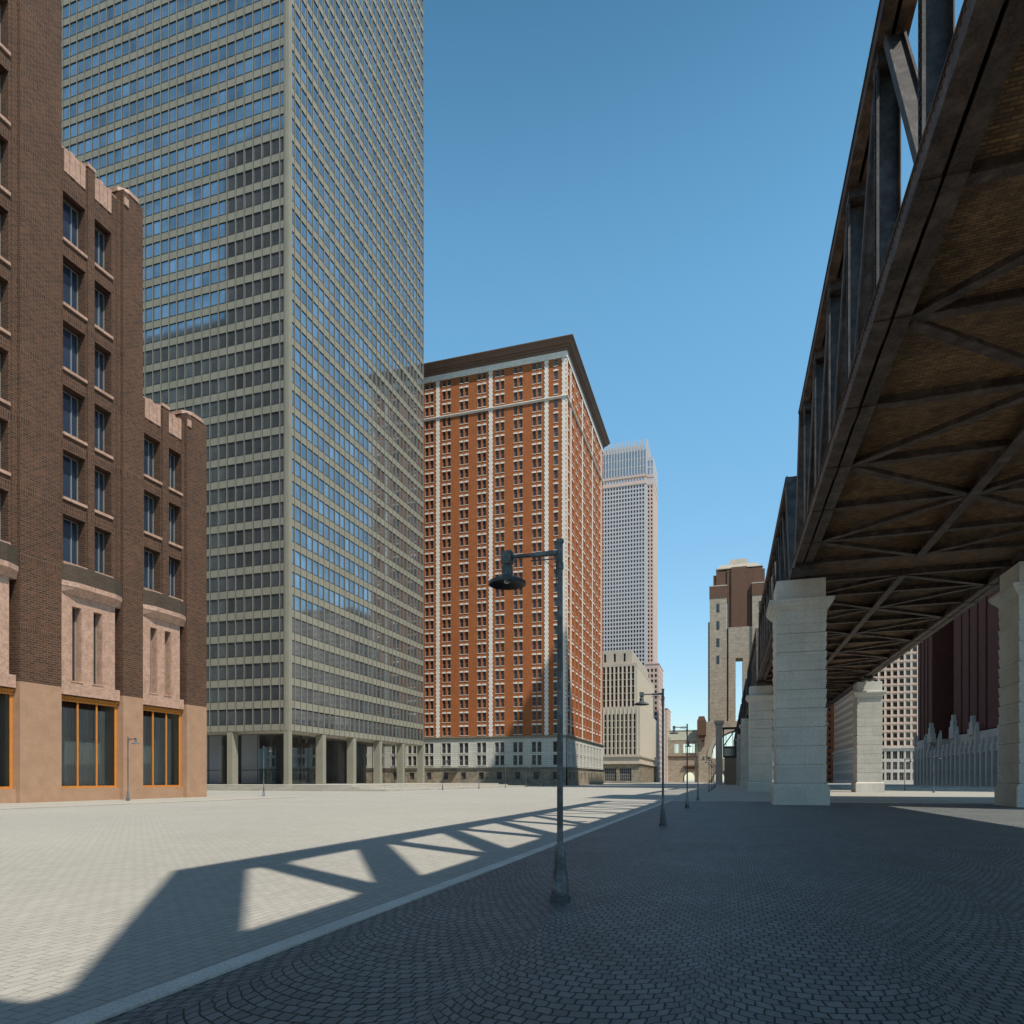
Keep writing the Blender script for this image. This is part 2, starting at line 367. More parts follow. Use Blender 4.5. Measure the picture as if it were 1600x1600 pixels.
def winmesh(w, h, fr=.07, cross=0, hbar=0, depth=.06, sill=0):
    """frame material 0, glass material 1, sill material 2; bottom-left at the origin"""
    mb = MB()
    mb.box(0, fr, 0, depth, 0, h); mb.box(w-fr, w, 0, depth, 0, h); mb.box(fr, w-fr, 0, depth, 0, fr); mb.box(fr, w-fr, 0, depth, h-fr, h)
    for k in range(cross):
        x = w*(k+1)/(cross+1); mb.box(x-fr/2, x+fr/2, .004, depth-.004, fr, h-fr)
    for k in range(hbar):
        z = h*(k+1)/(hbar+1); mb.box(fr, w-fr, .008, depth-.008, z-fr/2, z+fr/2)
    mb.face([(fr,depth*.6,fr),(w-fr,depth*.6,fr),(w-fr,depth*.6,h-fr),(fr,depth*.6,h-fr)], 1)
    if sill: mb.box(-.1, w+.1, -sill, 0, -.12, 0, 2)
    return mb
def windows(parent, tmpl, mats, places, name='window', limit=100):
    """places: (x,y,z,rot). The nearest `limit` are parts of their own, the rest one part"""
    places = sorted(places, key=lambda p: (p[0]**2+p[1]**2+(p[2]-1.6)**2))
    me = tmpl.mesh(name, mats); L = parent.location
    for x, y, z, r in places[:limit]:
        o = bpy.data.objects.new(name, me); COL.objects.link(o); o.parent = parent
        o.location = (x-L.x, y-L.y, z-L.z); o.rotation_euler.z = r
    if places[limit:]:
        mb = MB()
        for x, y, z, r in places[limit:]: mb.add(tmpl, (x, y, z), r)
        o = mb.build(name, mats, parent); o['kind'] = 'stuff'
def place(org, rot, u, y, z):
    c, n = math.cos(rot), math.sin(rot); return (org[0]+u*c-y*n, org[1]+u*n+y*c, org[2]+z, rot)

# ------------------------------------------------------------------ ground
g = MB(); g.face([(-1800, -900, 0), (1800, -900, 0), (1800, 2600, 0), (-1800, 2600, 0)]); struct('road', g, 'paver')
g = MB(); g.box(-3.92, 34, -60, 53, -.2, .012); struct('cobbled_pavement', g, 'cobble')
g = MB()
y = -60.0
while y < 52.8:
    g.box(-4.14, -3.925, y+.004, min(y+2.2, 52.9)-.004, -.2, .03); y += 2.2
x = -4.14
while x < 33:
    g.box(x+.004, x+2.2-.004, 53.005, 53.32, -.2, .03); x += 2.2
struct('kerb', g, 'kerb')
g = MB(); pts = [(-60, -60), (-37.2, -60), (-37.2, 53)]
for k in range(1, 9):
    a = math.pi/2*k/8; pts.append((-41.2+4*math.cos(a), 53+4*math.sin(a)))
pts.append((-60, 57)); g.prism(pts, -.2, .05)
struct('left_pavement', g, 'walk')
g = MB(); g.box(-146, -37.8, 172, 262, -.2, .06); g.box(-112, -37.8, 338, 440, -.2, .06); g.box(-112, -37.8, 446, 560, -.2, .06); struct('far_pavement', g, 'walk')
g = MB(); g.box(49, 130, 86, 262, -.2, .12); g.box(49, 140, 322, 470, -.2, .1); g.box(36, 130, 10, 46, -.2, .12); struct('right_pavement', g, 'walk')
# raised plaza below the office tower
g = MB()
g.box(-150, -45.5, 86, 160, .0, .28); g.box(-150, -50.5, 87.6, 158, .28, .55); g.box(-150, -52.5, 89, 157, .55, .82)
struct('plaza_steps', g, 'walk')

# ------------------------------------------------------------------ brown brick building, left
BX = -45.0
bb = thing('brick_building', (-55, 38, 0), 'tall brown brick building with stepped heights and pink marble bays on the left', 'building')
w = MB()
butt = [(26.3, 28.5, 78), (33.7, 36.7, 78), (41.9, 43.8, 48.2), (48.5, 50.9, 34.1)]
bays = [(28.5, 33.7, 78, 77.0), (36.7, 41.9, 48.2, 46.9), (43.8, 48.5, 34.1, 32.8)]
SILL0, PIT, WH = 17.3, 4.64, 3.4
for a, b, t in butt:                       # buttresses, brick above the granite
    w.box(BX-2.0, BX, a, b, 8.2, t-.35)
    for yy in (a, b):
        pass
for a, b, t in butt[2:]:
    w.box(BX-9, BX-2.0, b-.6, b, 8.2, t-.6)
w.box(BX-24, BX-2.1, 26.3, 36.69, 0.06, 77.9); w.box(BX-24, BX-2.1, 36.7, 43.79, .06, 46.5); w.box(BX-24, BX-2.1, 43.8, 50.85, .06, 32.4)
w.box(BX-30, BX-24, 24.3, 50.8, 0.06, 30)
WX = BX-.35
bw = {0: [(29.0, 30.8), (31.5, 33.2)], 1: [(37.1, 38.9), (39.6, 41.15)], 2: [(44.25, 45.95), (46.75, 48.25)]}
wp = []; tmplA = {}
for i, (a, b, t, ptop) in enumerate(bays):
    n = int((ptop-3-SILL0)//PIT)+1
    rows = [(SILL0+PIT*k, SILL0+PIT*k+WH) for k in range(n)]
    rows = [r for r in rows if r[1] < ptop-1.9]
    cols = [(c-a, d-a) for c, d in bw[i]]
    f = grid(cols, rows, 0, b-a, 15.9, ptop, .75)
    w.add(f, (WX, a, 0), EAST)
    c0, c1 = bw[i][0][1], bw[i][1][0]
    w.box(WX-.02, WX+.16, c0+.06, c1-.06, 15.9, ptop+.25)          # slim pier between the two windows
    w.box(WX-.02, WX+.10, b-.32, b-.003, 15.9, ptop+.1)
    for (z0, z1) in rows:
        for c, d in bw[i]: wp.append((c, d, z0))
w.build('wall', 'brownbrick', bb)
base = MB()
for a, b, t in butt: base.box(BX-2.0, BX+.01, a, b, .05, 8.2)
for a, b, t, p in bays: base.box(WX-1.1, WX, a+.003, b-.003, .05, 1.0)
base.build('granite_base', 'tan', bb)
for c, d, z in wp:                          # window > pane, sill
    ww = d-c; key = round(ww, 2)
    if key not in tmplA:
        f = MB(); f.box(0, .04, 0, .1, 0, WH); f.box(ww-.05, ww, 0, .1, 0, WH); f.box(.04, ww-.05, 0, .1, WH-.05, WH); f.box(.04, ww-.05, 0, .1, 0, .06)
        f.box(ww*.70-.03, ww*.70+.03, .0, .09, .06, WH-.05)
        p = MB(); p.face([(.08, .07, .08), (ww-.1, .07, .08), (ww-.1, .07, WH-.08), (.08, .07, WH-.08)])
        s_ = MB(); s_.box(-.06, ww+.06, -.86, 0, -.2, .0)
        tmplA[key] = (f.mesh('window', 'frame'), p.mesh('pane', 'glass_brick'), s_.mesh('sill', 'pink'))
    fm, pm, sm = tmplA[key]
    o = bpy.data.objects.new('window', fm); COL.objects.link(o); o.parent = bb
    o.location = (WX-.72+55, c-38, z); o.rotation_euler.z = EAST
    for nm, me in (('pane', pm), ('sill', sm)):
        q = bpy.data.objects.new(nm, me); COL.objects.link(q); q.parent = o
for i, (a, b, t, ptop) in enumerate(bays):
    # shop window with orange frame
    f = MB(); X = WX-.25
    f.box(X-.12, X, a+.02, b-.02, 1.0, 1.16); f.box(X-.12, X, a+.02, a+.2, 1.16, 7.3); f.box(X-.12, X, b-.22, b-.02, 1.16, 7.3)
    for k in (1, 2):
        yy = a+.2+(b-a-.42)*k/3; f.box(X-.1, X-.003, yy-.06, yy+.06, 1.16, 7.3)
    f.box(X-.12, X+.1, a+.02, b-.02, 7.3, 7.42)
    nseg = 26
    for k in range(nseg):                  # rope moulding
        y0 = a+.03+(b-a-.06)*k/nseg; y1 = y0+(b-a-.06)/nseg*1.5
        f.bar((X+.06, y0, 7.45), (X+.06, min(y1, b-.03), 7.68), .2, .09)
    so = f.build('shop_window', 'orange', bb)
    p = MB(); p.face([(X-.06, a+.2, 1.16), (X-.06, b-.22, 1.16), (X-.06, b-.22, 7.3), (X-.06, a+.2, 7.3)])
    po = p.build('pane', 'shopglass'); po.parent = so
    # display interior
    rm = MB(); rm.box(X-1.8, X-1.72, a+.05, b-.05, 1.05, 7.6)
    rm.box(X-1.7, X-.2, b-.16, b-.08, 1.05, 7.5)
    for k in (.35, .6): rm.box(X-1.2, X-1.0, a+(b-a)*k, a+(b-a)*k+.5, 1.0, 6.6)
    rm.build('shop_interior', 'creamstone', bb)
    ct = MB(); nn = 48; y0_, y1_ = a+.2, a+(b-a)*.88
    for k in range(nn):
        ya = y0_+(y1_-y0_)*k/nn; yb = y0_+(y1_-y0_)*(k+1)/nn; xa = X-.55+.05*math.sin(k*1.9); xb = X-.55+.05*math.sin((k+1)*1.9)
        ct.face([(xa, ya, 1.02), (xb, yb, 1.02), (xb, yb, 6.9), (xa, ya, 6.9)])
    ct.build('curtain', 'curtain', bb)
    # pink bay: slab with two tall slots
    PX = WX+.12; s1, s2 = (a+1.0, a+1.75), (a+2.75, a+3.5)
    if b-a < 5: s1, s2 = (a+.95, a+1.65), (a+2.45, a+3.15)
    pk = MB()
    pk.add(grid([(s1[0]-a, s1[1]-a), (s2[0]-a, s2[1]-a)], [(8.8, 14.2)], .12, b-a-.55, 7.75, 15.2, .65), (PX, a, 0), EAST)
    pk.box(PX-.6, PX, b-.56, b-.08, 7.75, 8.6); pk.box(PX-.72, PX-.64, a+.1, b-.1, 7.72, 15.2)
    pk.box(PX-.6, PX-.002, b-.552, b-.548, 7.75, 15.2)
    for s_ in (s1, s2):
        pk.box(PX, PX+.05, s_[0]-.1, s_[0]-.02, 8.7, 14.3); pk.box(PX, PX+.05, s_[1]+.02, s_[1]+.1, 8.7, 14.3); pk.box(PX, PX+.05, s_[0]-.02, s_[1]+.02, 8.7, 8.78)
    # projecting cornice with canted ends
    pl = lambda e: [(WX-.6, a+.05), (WX+.25+e*.4, a+.05), (WX+.55+e, a+1.0), (WX+.55+e, b-1.0), (WX+.25+e*.4, b-.05), (WX-.6, b-.05)]
    pk.prism(pl(-.35), 15.0, 15.5, 0, pl(.1)); pk.prism(pl(.14), 15.5, 15.85)
    pk.build('marble_bay', 'pink', bb)
    pr = MB(); pr.prism(pl(.05), 15.85, 17.05); pr.build('balcony_parapet', 'parapet', bb)
    for s_ in (s1, s2):
        t_ = MB(); x_ = PX-.55; t_.box(x_-.05, x_, s_[0], s_[0]+.06, 8.8, 14.2); t_.box(x_-.05, x_, s_[1]-.06, s_[1], 8.8, 14.2); t_.box(x_-.05, x_, s_[0]+.3, s_[0]+.36, 8.8, 14.2)
        so = t_.build('slot_window', 'frame', bb)
        p = MB(); p.face([(x_-.03, s_[0]+.06, 8.8), (x_-.03, s_[1]-.06, 8.8), (x_-.03, s_[1]-.06, 14.2), (x_-.03, s_[0]+.06, 14.2)]); p.build('pane', 'windark').parent = so
    # crenellated parapet with fluted pink panels
    if i:
        for c, d in bw[i]:
            pp = MB()
            for k in range(4):
                w_ = (d-c-.1)/4; pp.box(WX-.3, WX+.05+.03*(k % 2), c+.05+w_*k+.02, c+.05+w_*(k+1)-.02, ptop-1.55, ptop+.12+.1*(k % 2))
            pp.build('fluted_panel', 'pink', bb)
        cp = MB(); cp.box(WX-.6, WX+.02, a, b, ptop+.002, ptop+.1)
        c0, c1 = bw[i][0][1], bw[i][1][0]; cp.box(WX-.1, WX+.22, c0, c1, ptop+.25, ptop+.5)
        cp.build('coping', 'pink', bb)
for a, b, t in butt[1:]:
    cp = MB(); cp.prism([(BX-2.1, a-.06), (BX-.5, a-.06), (BX+.08, a+.5), (BX+.08, b-.5), (BX-.5, b+.06), (BX-2.1, b+.06)], t-.35, t-.05)
    cp.box(BX-.02, BX+.1, a+.05, a+.45, t-1.5, t-.9); cp.build('buttress_coping', 'pink', bb)

# ------------------------------------------------------------------ office tower
TX, TY = -70.4, 98.7; MOD, FL = 1.8, 3.87; NF = 51; Z0 = 10.0; TZ = Z0+NF*FL+2
NL, NR = 42, 30; X1 = TX-NL*MOD; Y1 = TY+NR*MOD
ot = thing('office_tower', ((TX+X1)/2, (TY+Y1)/2, .82), 'very tall grey concrete slab tower with a grid of blue glass on open columns', 'building')
sp = MB(); fins = MB(); dk = MB()
for k in range(NF+1):
    z = Z0+k*FL
    h0, h1 = (z-0.0, z+1.32) if k else (z, z+1.15)
    sp.box(X1, TX-.9, TY+.07, TY+.5, h0, h1); sp.box(TX-.5, TX-.07, TY+.9, Y1, h0, h1)
    dk.box(X1, TX-.9, TY+.04, TY+.12, h1+.002, h1+.09); dk.box(X1, TX-.9, TY+.04, TY+.12, h0-.05, h0-.002)
    dk.box(TX-.12, TX-.04, TY+.9, Y1, h1+.002, h1+.09); dk.box(TX-.12, TX-.04, TY+.9, Y1, h0-.05, h0-.002)
sp.build('spandrel', 'concrete', ot)['kind'] = 'stuff'
for k in range(1, NL):
    x = TX-k*MOD; fins.box(x-.08, x+.06, TY, TY+.3, Z0-.1, TZ); dk.box(x+.063, x+.13, TY+.03, TY+.3, Z0-.1, TZ)
for k in range(1, NR+1):
    y = TY+k*MOD; fins.box(TX-.3, TX, y-.08, y+.06, Z0-.1, TZ); dk.box(TX-.3, TX-.03, y-.14, y-.083, Z0-.1, TZ)
fins.build('mullion', 'concrete', ot)['kind'] = 'stuff'
dk.build('dark_strip', 'darkline', ot)  # dark strips along the spandrel edges and beside the mullions
cc = MB(); cc.box(TX-.95, TX+.02, TY-.02, TY+.95, .82, TZ+.5); cc.box(TX-.62, TX-.30, TY-.1, TY-.02, Z0, TZ); cc.box(TX+.02, TX+.1, TY+.3, TY+.62, Z0, TZ)
z = Z0
cc.build('corner_column', 'concrete', ot)
hd = MB(); hd.box(X1+.5, TX-.6, TY+.55, Y1-.3, Z0+.1, TZ-.1); hd.build('floor_core', 'darkline', ot)
sf = MB(); sf.box(X1, TX-.55, TY+.55, Y1, Z0-.12, Z0+.09); sf.build('soffit', 'soffitplain', ot)
gw = MB(); gw.face([(.0,.02,0),(1.62,.02,0),(1.62,.02,2.45),(0,.02,2.45)], 1); gw.box(0, .05, 0, .03, 0, 2.45, 0); gw.box(1.5, 1.62, -.02, .015, 0, 2.45, 0)
pl = []
for k in range(NF):
    z = Z0+k*FL+(1.42 if k else 1.25)
    for j in range(NL): pl.append((TX-(j+1)*MOD+.09, TY+.15, z, FRONT))
    for j in range(NR): pl.append((TX-.15, TY+j*MOD+.09, z, EAST))
windows(ot, gw, ['frame', 'towerglass'], pl)
for k in range(0, 6):                      # open columns
    if k:
        c = MB(); c.box(TX-1.5, TX-.02, TY+k*6*MOD-.55, TY+k*6*MOD+.55, .82, Z0-.12); c.build('column', 'concrete', ot)
    c = MB(); c.box(TX-k*6*MOD-1.2-.55, TX-k*6*MOD-.1-.55, TY+.02, TY+1.5, .82, Z0-.12)
    if k: c.build('column', 'concrete', ot)
for x in range(1, 2):
    c = MB(); c.box(TX-18.6, TX-16.6, TY+9, TY+10.5, .82, Z0-.12); c.build('inner_column', 'lobbydark', ot)
lb = MB(); lb.box(TX-44, TX-19.8, TY+7.0, TY+7.4, .85, Z0-.13); lb.box(TX-15.2, TX-11.6, TY+7.0, TY+7.4, .85, Z0-.13); lb.build('sky_reflection_panel', 'skypanel', ot)  # added bluish-white panels standing in for sky mirrored in the lobby glass
lb = MB(); lb.box(TX-9.2, TX-8.0, TY+9, TY+10.2, .85, Z0-.13); lb.box(TX-10, TX-9, TY+24, Y1-12, .85, Z0-.13); lb.box(TX-70, TX-46, TY+12, TY+40, .85, Z0-.13); lb.build('lobby_core', 'lobbydark', ot)
lf = MB(); lg = MB()
for k in range(0, 15):
    x = TX-5-k*5.4; lf.box(x-.06, x+.06, TY+5.4, TY+5.5, .82, Z0-.12)
lf.box(TX-80, TX-5, TY+5.38, TY+5.52, 3.3, 3.42); lf.box(TX-80, TX-5, TY+5.38, TY+5.52, .82, .95)
for k in range(0, 10):
    y = TY+5.4+k*5.4; lf.box(TX-5.1, TX-5, y-.06, y+.06, .82, Z0-.12)
lf.box(TX-5.12, TX-4.98, TY+5.5, Y1-3, 3.3, 3.42); lf.build('lobby_glazing_frame', 'darkline', ot)
lg.face([(TX-80, TY+5.45, .9), (TX-5, TY+5.45, .9), (TX-5, TY+5.45, Z0-.13), (TX-80, TY+5.45, Z0-.13)])
lg.face([(TX-5.05, TY+5.45, .9), (TX-5.05, Y1-3, .9), (TX-5.05, Y1-3, Z0-.13), (TX-5.05, TY+5.45, Z0-.13)]); lg.build('lobby_glass', 'lobbyglass', ot)
rf = MB(); rf.box(X1, TX-.5, TY+.5, Y1, TZ-.1, TZ+.6); rf.build('roof', 'roof', ot)

# ------------------------------------------------------------------ orange brick building
RX, RY = -41.0, 180.0; RXW, RYL = 101.3, 57.0
rb = thing('red_brick_building', (-75, 208, 0), 'orange red brick high rise with white quoins and a deep brown cornice', 'building')
FL2 = 3.83; ZB, ZT = 13.4, 117.2; rows = [(ZB+.75+FL2*k, ZB+.75+FL2*k+2.45) for k in range(27)]
def seqs(L, front):
    """window centres and quoin centres measured from the shared corner"""
    pairs, sing, quo = [], [2.9], [.65, 5.5]
    c = 8.25
    while c < L-7:
        for k in range(3):
            if c+5.33*k < L-3: pairs.append(c+5.33*k)
        c += 16.0; quo.append(c-2.7)
    return pairs, sing, [q for q in quo if q < L-.5]
def rface(L):
    pairs, sing, quo = seqs(L, 0)
    cols = [(s-.55, s+.55) for s in sing]
    for p in pairs: cols += [(p-1.25, p-.25), (p+.25, p+1.25)]
    return cols, quo, pairs, sing
brick = MB(); lint = MB(); sills = MB(); wb = MB(); gb = MB(); W1 = []; W2 = []; W3 = []
mirror = lambda L, cols: [(L-d, L-c) for c, d in cols]
for L, org, rot, flip in ((RXW, (RX-RXW, RY, 0), FRONT, True), (RYL, (RX, RY, 0), EAST, False)):
    cols, quo, pairs, sing = rface(L)
    pr = [(L-p if flip else p) for p in pairs]; sg = [(L-p if flip else p) for p in sing]
    if flip: cols = mirror(L, cols); quo = [L-q for q in quo]
    brick.add(grid(cols, rows, 0, L, ZB, ZT, .35), org, rot)
    for a, b in rows:
        for c, d in cols:
            l = MB(); l.box(c-.14, d+.14, -.06, 0, b, b+.42); l.box((c+d)/2-.14, (c+d)/2+.14, -.09, -.06, b, b+.5)
            lint.add(l, org, rot)
            l = MB(); l.box(c-.1, d+.1, -.1, 0, a-.14, a); sills.add(l, org, rot)
            W1.append((*place(org, rot, c, .3, a)[:3], rot)) if d-c > .95 and d-c < 1.05 else W3.append((*place(org, rot, c, .3, a)[:3], rot))
    for q in quo:                           # each white quoin strip its own part
        s_ = MB(); z = ZB; k = 0
        while z < ZT-.6:
            hw = .62 if k % 2 else .46
            s_.box(q-hw, q+hw, -.1, 0, z+.015, min(z+.6, ZT)-.015); z += .6; k += 1
        t_ = MB(); t_.add(s_, org, rot); t_.build('quoin_strip', 'white', rb)
    # white lower storeys
    wc = [(p-1.35, p-.2) for p in pr]+[(p+.2, p+1.35) for p in pr]+[(p-.7, p+.7) for p in sg]
    wb.add(grid(wc, [(5.7, 8.4), (9.2, 12.0)], 0, L, 5.1, ZB, .35, 0, -.15), org, rot)
    for p in pr:
        l = MB()
        for z in (5.7, 9.2):
            l.box(p-1.6, p-1.4, -.22, -.15, z-.25, z+3.05); l.box(p+1.4, p+1.6, -.22, -.15, z-.25, z+3.05); l.box(p-1.4, p+1.4, -.22, -.15, z+2.85, z+3.05); l.box(p-1.4, p+1.4, -.25, -.15, z-.22, z-.02)
        wb.add(l, org, rot)
    for c, d in wc:
        for z in (5.7, 9.2):
            if d-c < 1.3: W2.append((*place(org, rot, c, .1, z)[:3], rot))
    gc = [(p-.75, p+.75) for p in pr+sg]
    gb.add(grid(gc, [(1.7, 3.7)], 0, L, .06, 4.6, .4, 0, -.3), org, rot)
    for c, d in gc: W2.append((*place(org, rot, c+.15, .05, 1.75)[:3], rot))
brick.build('wall', 'redbrick', rb)
lint.build('lintel', 'white', rb)['kind'] = 'stuff'; sills.build('window_sill', 'white', rb)['kind'] = 'stuff'
wb.build('white_storeys', 'whitebase', rb); gb.build('stone_base', 'greystone', rb)
windows(rb, winmesh(1.0, 2.45, .06, 0, 1), ['frame', 'winfar'], W1)
windows(rb, winmesh(1.1, 2.45, .06, 0, 1), ['frame', 'winfar'], W3, 'narrow_window')
windows(rb, winmesh(1.2, 2.75, .07, 0, 1), ['frame', 'winfar'], W2, 'lower_window')
def ring(mb, x0, x1, y0, y1, z0, z1, e, m=0):
    mb.box(x0, x1+e, y0-e, y0, z0, z1, m); mb.box(x1, x1+e, y0+.001, y1, z0, z1, m)
def ringf(mb, e0, e1, z0, z1):            # sloping moulding round the two street faces
    for e, f, a, b in ((e0, e1, z0, z1),):
        x0, x1, y0, y1 = RX-RXW, RX, RY, RY+RYL
        mb.prism([(x0, y0-e), (x1+e, y0-e), (x1+e, y1+e), (x0, y1+e)], a, b, 0, [(x0, y0-f), (x1+f, y0-f), (x1+f, y1+f), (x0, y1+f)])
c = MB(); ringf(c, .25, .3, ZT-1.6, ZT-.003); c.build('frieze', 'white', rb)
c = MB(); ringf(c, .35, .55, ZT, ZT+.8); ringf(c, .8, 1.0, ZT+.8, ZT+1.3); ringf(c, 1.3, 1.9, ZT+1.3, ZT+2.2); ringf(c, 2.0, 2.2, ZT+2.2, ZT+2.6); ringf(c, 2.3, 2.3, ZT+2.6, ZT+2.8); c.build('cornice', 'cornice', rb)
c = MB(); ringf(c, .12, .4, 104.7, 105.05); ringf(c, .45, .45, 105.05, 105.3); c.build('belt_course', 'white', rb)
c = MB(); ringf(c, .35, .5, ZB-.35, ZB+.1); ringf(c, .6, .6, ZB+.1, ZB+.3); ringf(c, .4, .75, 4.6, 5.1); c.build('string_course', 'concrete', rb)
c = MB(); c.box(RX-RXW+.5, RX-.5, RY+.5, RY+RYL-.3, .1, ZT); c.build('core', 'darkline', rb)
c = MB(); c.box(RX-34.3, RX-32.4, RY-.36, RY-.28, .06, 3.4); c.build('door', 'door', rb)
c = MB(); c.prism([(RX-35.2, RY-1.5), (RX-31.5, RY-1.5), (RX-31.5, RY-.3), (RX-35.2, RY-.3)], 3.7, 4.0, 0, [(RX-34.6, RY-.6), (RX-32.1, RY-.6), (RX-32.1, RY-.3), (RX-34.6, RY-.3)]); c.build('door_hood', 'roof', rb)

# ------------------------------------------------------------------ generic tower made of gridded faces
def block(parent, x0, x1, y0, y1, z0, z1, mat, cw, ww, fh, wh, sill=.8, faces='fe', depth=.35, margin=.8, glass='winfar', frame='frame', name='wall', wname='window', limit=100, cross=0, roofm=None, coll=None, par=1.0, hbar=0):
    mb = MB(); pl = []
    rows = []; z = z0+sill
    while z+wh < z1-.3: rows.append((z, z+wh)); z += fh
    for f, L, org, rot in (('f', x1-x0, (x0, y0, 0), FRONT), ('e', y1-y0, (x1, y0, 0), EAST), ('w', y1-y0, (x0, y1, 0), WEST)):
        if f not in faces: continue
        n = max(1, int((L-2*margin+.001)//cw)); st = (L-n*cw)/2
        cols = [(st+cw*k+(cw-ww)/2, st+cw*k+(cw+ww)/2) for k in range(n)]
        mb.add(grid(cols, rows, 0, L, z0, z1, depth), org, rot)
        for a, b in rows:
            for c, d in cols: pl.append(place(org, rot, c, depth-.04, a))
    for f, q in (('f', [(x0,y0),(x1,y0)]), ('e', [(x1,y0),(x1,y1)]), ('w', [(x0,y1),(x0,y0)])):
        if f not in faces:
            (a, b), (c, d) = q; mb.face([(a,b,z0),(c,d,z0),(c,d,z1),(a,b,z1)])
    mb.face([(x1,y1,z0),(x0,y1,z0),(x0,y1,z1),(x1,y1,z1)]); mb.face([(x0,y0,z1),(x1,y0,z1),(x1,y1,z1),(x0,y1,z1)])
    mb.build(name, mat, parent)
    if coll is not None: coll += pl
    else: windows(parent, winmesh(ww, wh, .07, cross, hbar), [frame, glass], pl, wname, limit)
    return pl

# limestone building beyond the orange one
lm = thing('limestone_building', (-60, 390, 0), 'beige limestone block with tall vertical window strips and a stepped top', 'building')
lw = []
block(lm, -78, -41, 345, 436, 14.2, 38.5, 'lime', 2.1, 1.2, 3.45, 3.1, .25, 'fe', .5, .9, 'brownwin', 'frame', coll=lw)
block(lm, -78, -42.6, 346.5, 434, 38.5, 60.5, 'lime', 2.1, 1.2, 3.45, 3.1, .25, 'fe', .5, .9, 'brownwin', 'frame', coll=lw, name='upper_wall')
windows(lm, winmesh(1.2, 3.1, .05, 0, 1), ['frame', 'brownwin'], lw, limit=60)
lw = []
block(lm, -78, -45.3, 349, 425, 60.5, 67.5, 'lime', 5.0, 1.1, 7, 4.2, 1.4, 'fe', .4, 1, 'windark', 'frame', coll=lw, name='attic')
windows(lm, winmesh(1.1, 4.2, .06), ['frame', 'windark'], lw, 'attic_window')
c = MB()
for k in range(16): x = -41.3-2.1*k-1.0; c.box(x-.3, x+.3, 344.75, 345, 14.2, 37.6); c.box(x-.3-1.3, x+.3-1.3, 346.25, 346.5, 38.5, 58.6)
for k in range(40): y = 347+2.1*k; c.box(-41, -40.78, y-.3, y+.3, 14.2, 37+(k % 3)*.4); c.box(-42.6, -42.45, y+1.2, y+1.8, 38.5, 58+(k % 3)*.4)
c.build('fin', 'creamstone', lm)['kind'] = 'stuff'
c = MB(); c.box(-78, -40.3, 344.3, 437, 13.2, 14.2); c.box(-78, -40.0, 344.0, 437, 9.6, 10.1); c.box(-78, -40.8, 344.8, 437, 12.4, 13.2); c.build('string_course', 'lime', lm)
lw = []
block(lm, -78, -41.1, 345.1, 436, .1, 9.6, 'greystone', 7.6, 6.0, 9, 6.6, .9, 'f', .6, .8, 'windark', 'frame', coll=lw, name='base_wall')
windows(lm, winmesh(6.0, 6.6, .15, 5, 3), ['frame', 'winfar'], lw, 'shop_window')
lw = []
block(lm, -78, -41.05, 345.05, 436, 10.1, 12.4, 'lime', 2.1, 1.3, 5, 1.5, .5, 'fe', .4, .9, 'brownwin', 'frame', coll=lw, name='mezzanine_wall')
windows(lm, winmesh(1.3, 1.5, .06), ['frame', 'windark'], lw, 'mezzanine_window', 40)
c = MB()
for k in range(14): y = 347+6.2*k; c = MB(); c.box(-41.1, -40.6, y, y+1.2, .1, 9.4); c.build('street_pilaster', 'greystone', lm)

# pink granite tower
pt = thing('pink_tower', (-80, 518, 0), 'distant pale pink granite tower with small square windows and a lattice crown', 'building')
pw = []
block(pt, -112, -54.5, 500, 533, 0, 216, 'greypink', 2.1, 1.3, 3.0, 1.95, .6, 'fe', .5, .6, 'brownwin', 'frame', coll=pw)
windows(pt, winmesh(1.3, 1.95, .05), ['greypink', 'brownwin'], pw, limit=60)
pw = []
block(pt, -112, -50, 503.2, 536, 0, 216, 'pinkstone', 2.2, 1.15, 3.0, 1.75, .6, 'fe', .5, .0, 'brownwin', 'frame', coll=pw, name='side_wall')
windows(pt, winmesh(1.15, 1.75, .05), ['pinkstone', 'brownwin'], [p for p in pw if p[3] != FRONT or p[0] > -54.4], 'side_window', limit=60)
c = MB(); c.box(-112, -54.3, 499.7, 534, 216.01, 217.8); c.box(-112, -49.8, 503, 536.5, 216.01, 217.8); c.box(-112, -54.3, 499.7, 534, 221.5, 223.2); c.box(-112, -49.8, 503, 536.5, 221.5, 223.2)
c.build('pink_band', 'pinkstone', pt)
pw = []
block(pt, -112, -54.6, 500.1, 533, 217.8, 221.5, 'pinkstone', 2.1, 1.15, 5, 2.0, .8, 'fe', .4, .6, coll=pw, name='band_wall')
block(pt, -112, -50.1, 503.3, 536, 217.8, 236, 'greypink', 2.2, 1.3, 5.5, 4.4, 5.9, 'fe', .4, 0, coll=pw, name='shoulder_wall')
windows(pt, winmesh(1.15, 2.0, .05), ['greypink', 'bluish'], [p for p in pw if p[2] < 220], 'band_window', 20)
windows(pt, winmesh(1.3, 4.4, .05), ['greypink', 'bluish'], [p for p in pw if p[2] > 220], 'shoulder_window', 20)
pw = []
block(pt, -112, -54.6, 500.1, 533, 223.2, 241, 'greypink', 2.1, 1.6, 5.8, 4.9, .5, 'fe', .4, .6, coll=pw, name='crown_wall')
windows(pt, winmesh(1.6, 4.9, .05, 0, 1), ['greypink', 'bluish'], pw, 'crown_window', 40)
c = MB()
for k in range(28): x = -54.9-2.1*k; c.box(x-.35, x+.35, 499.5, 500.1, 223.2, 248); c.bar((x, 500, 247.8), (x, 504, 243.5), .5, .6)
for k in range(16): y = 500.4+2.1*k; c.box(-54.6, -54.0, y-.35, y+.35, 223.2, 248)
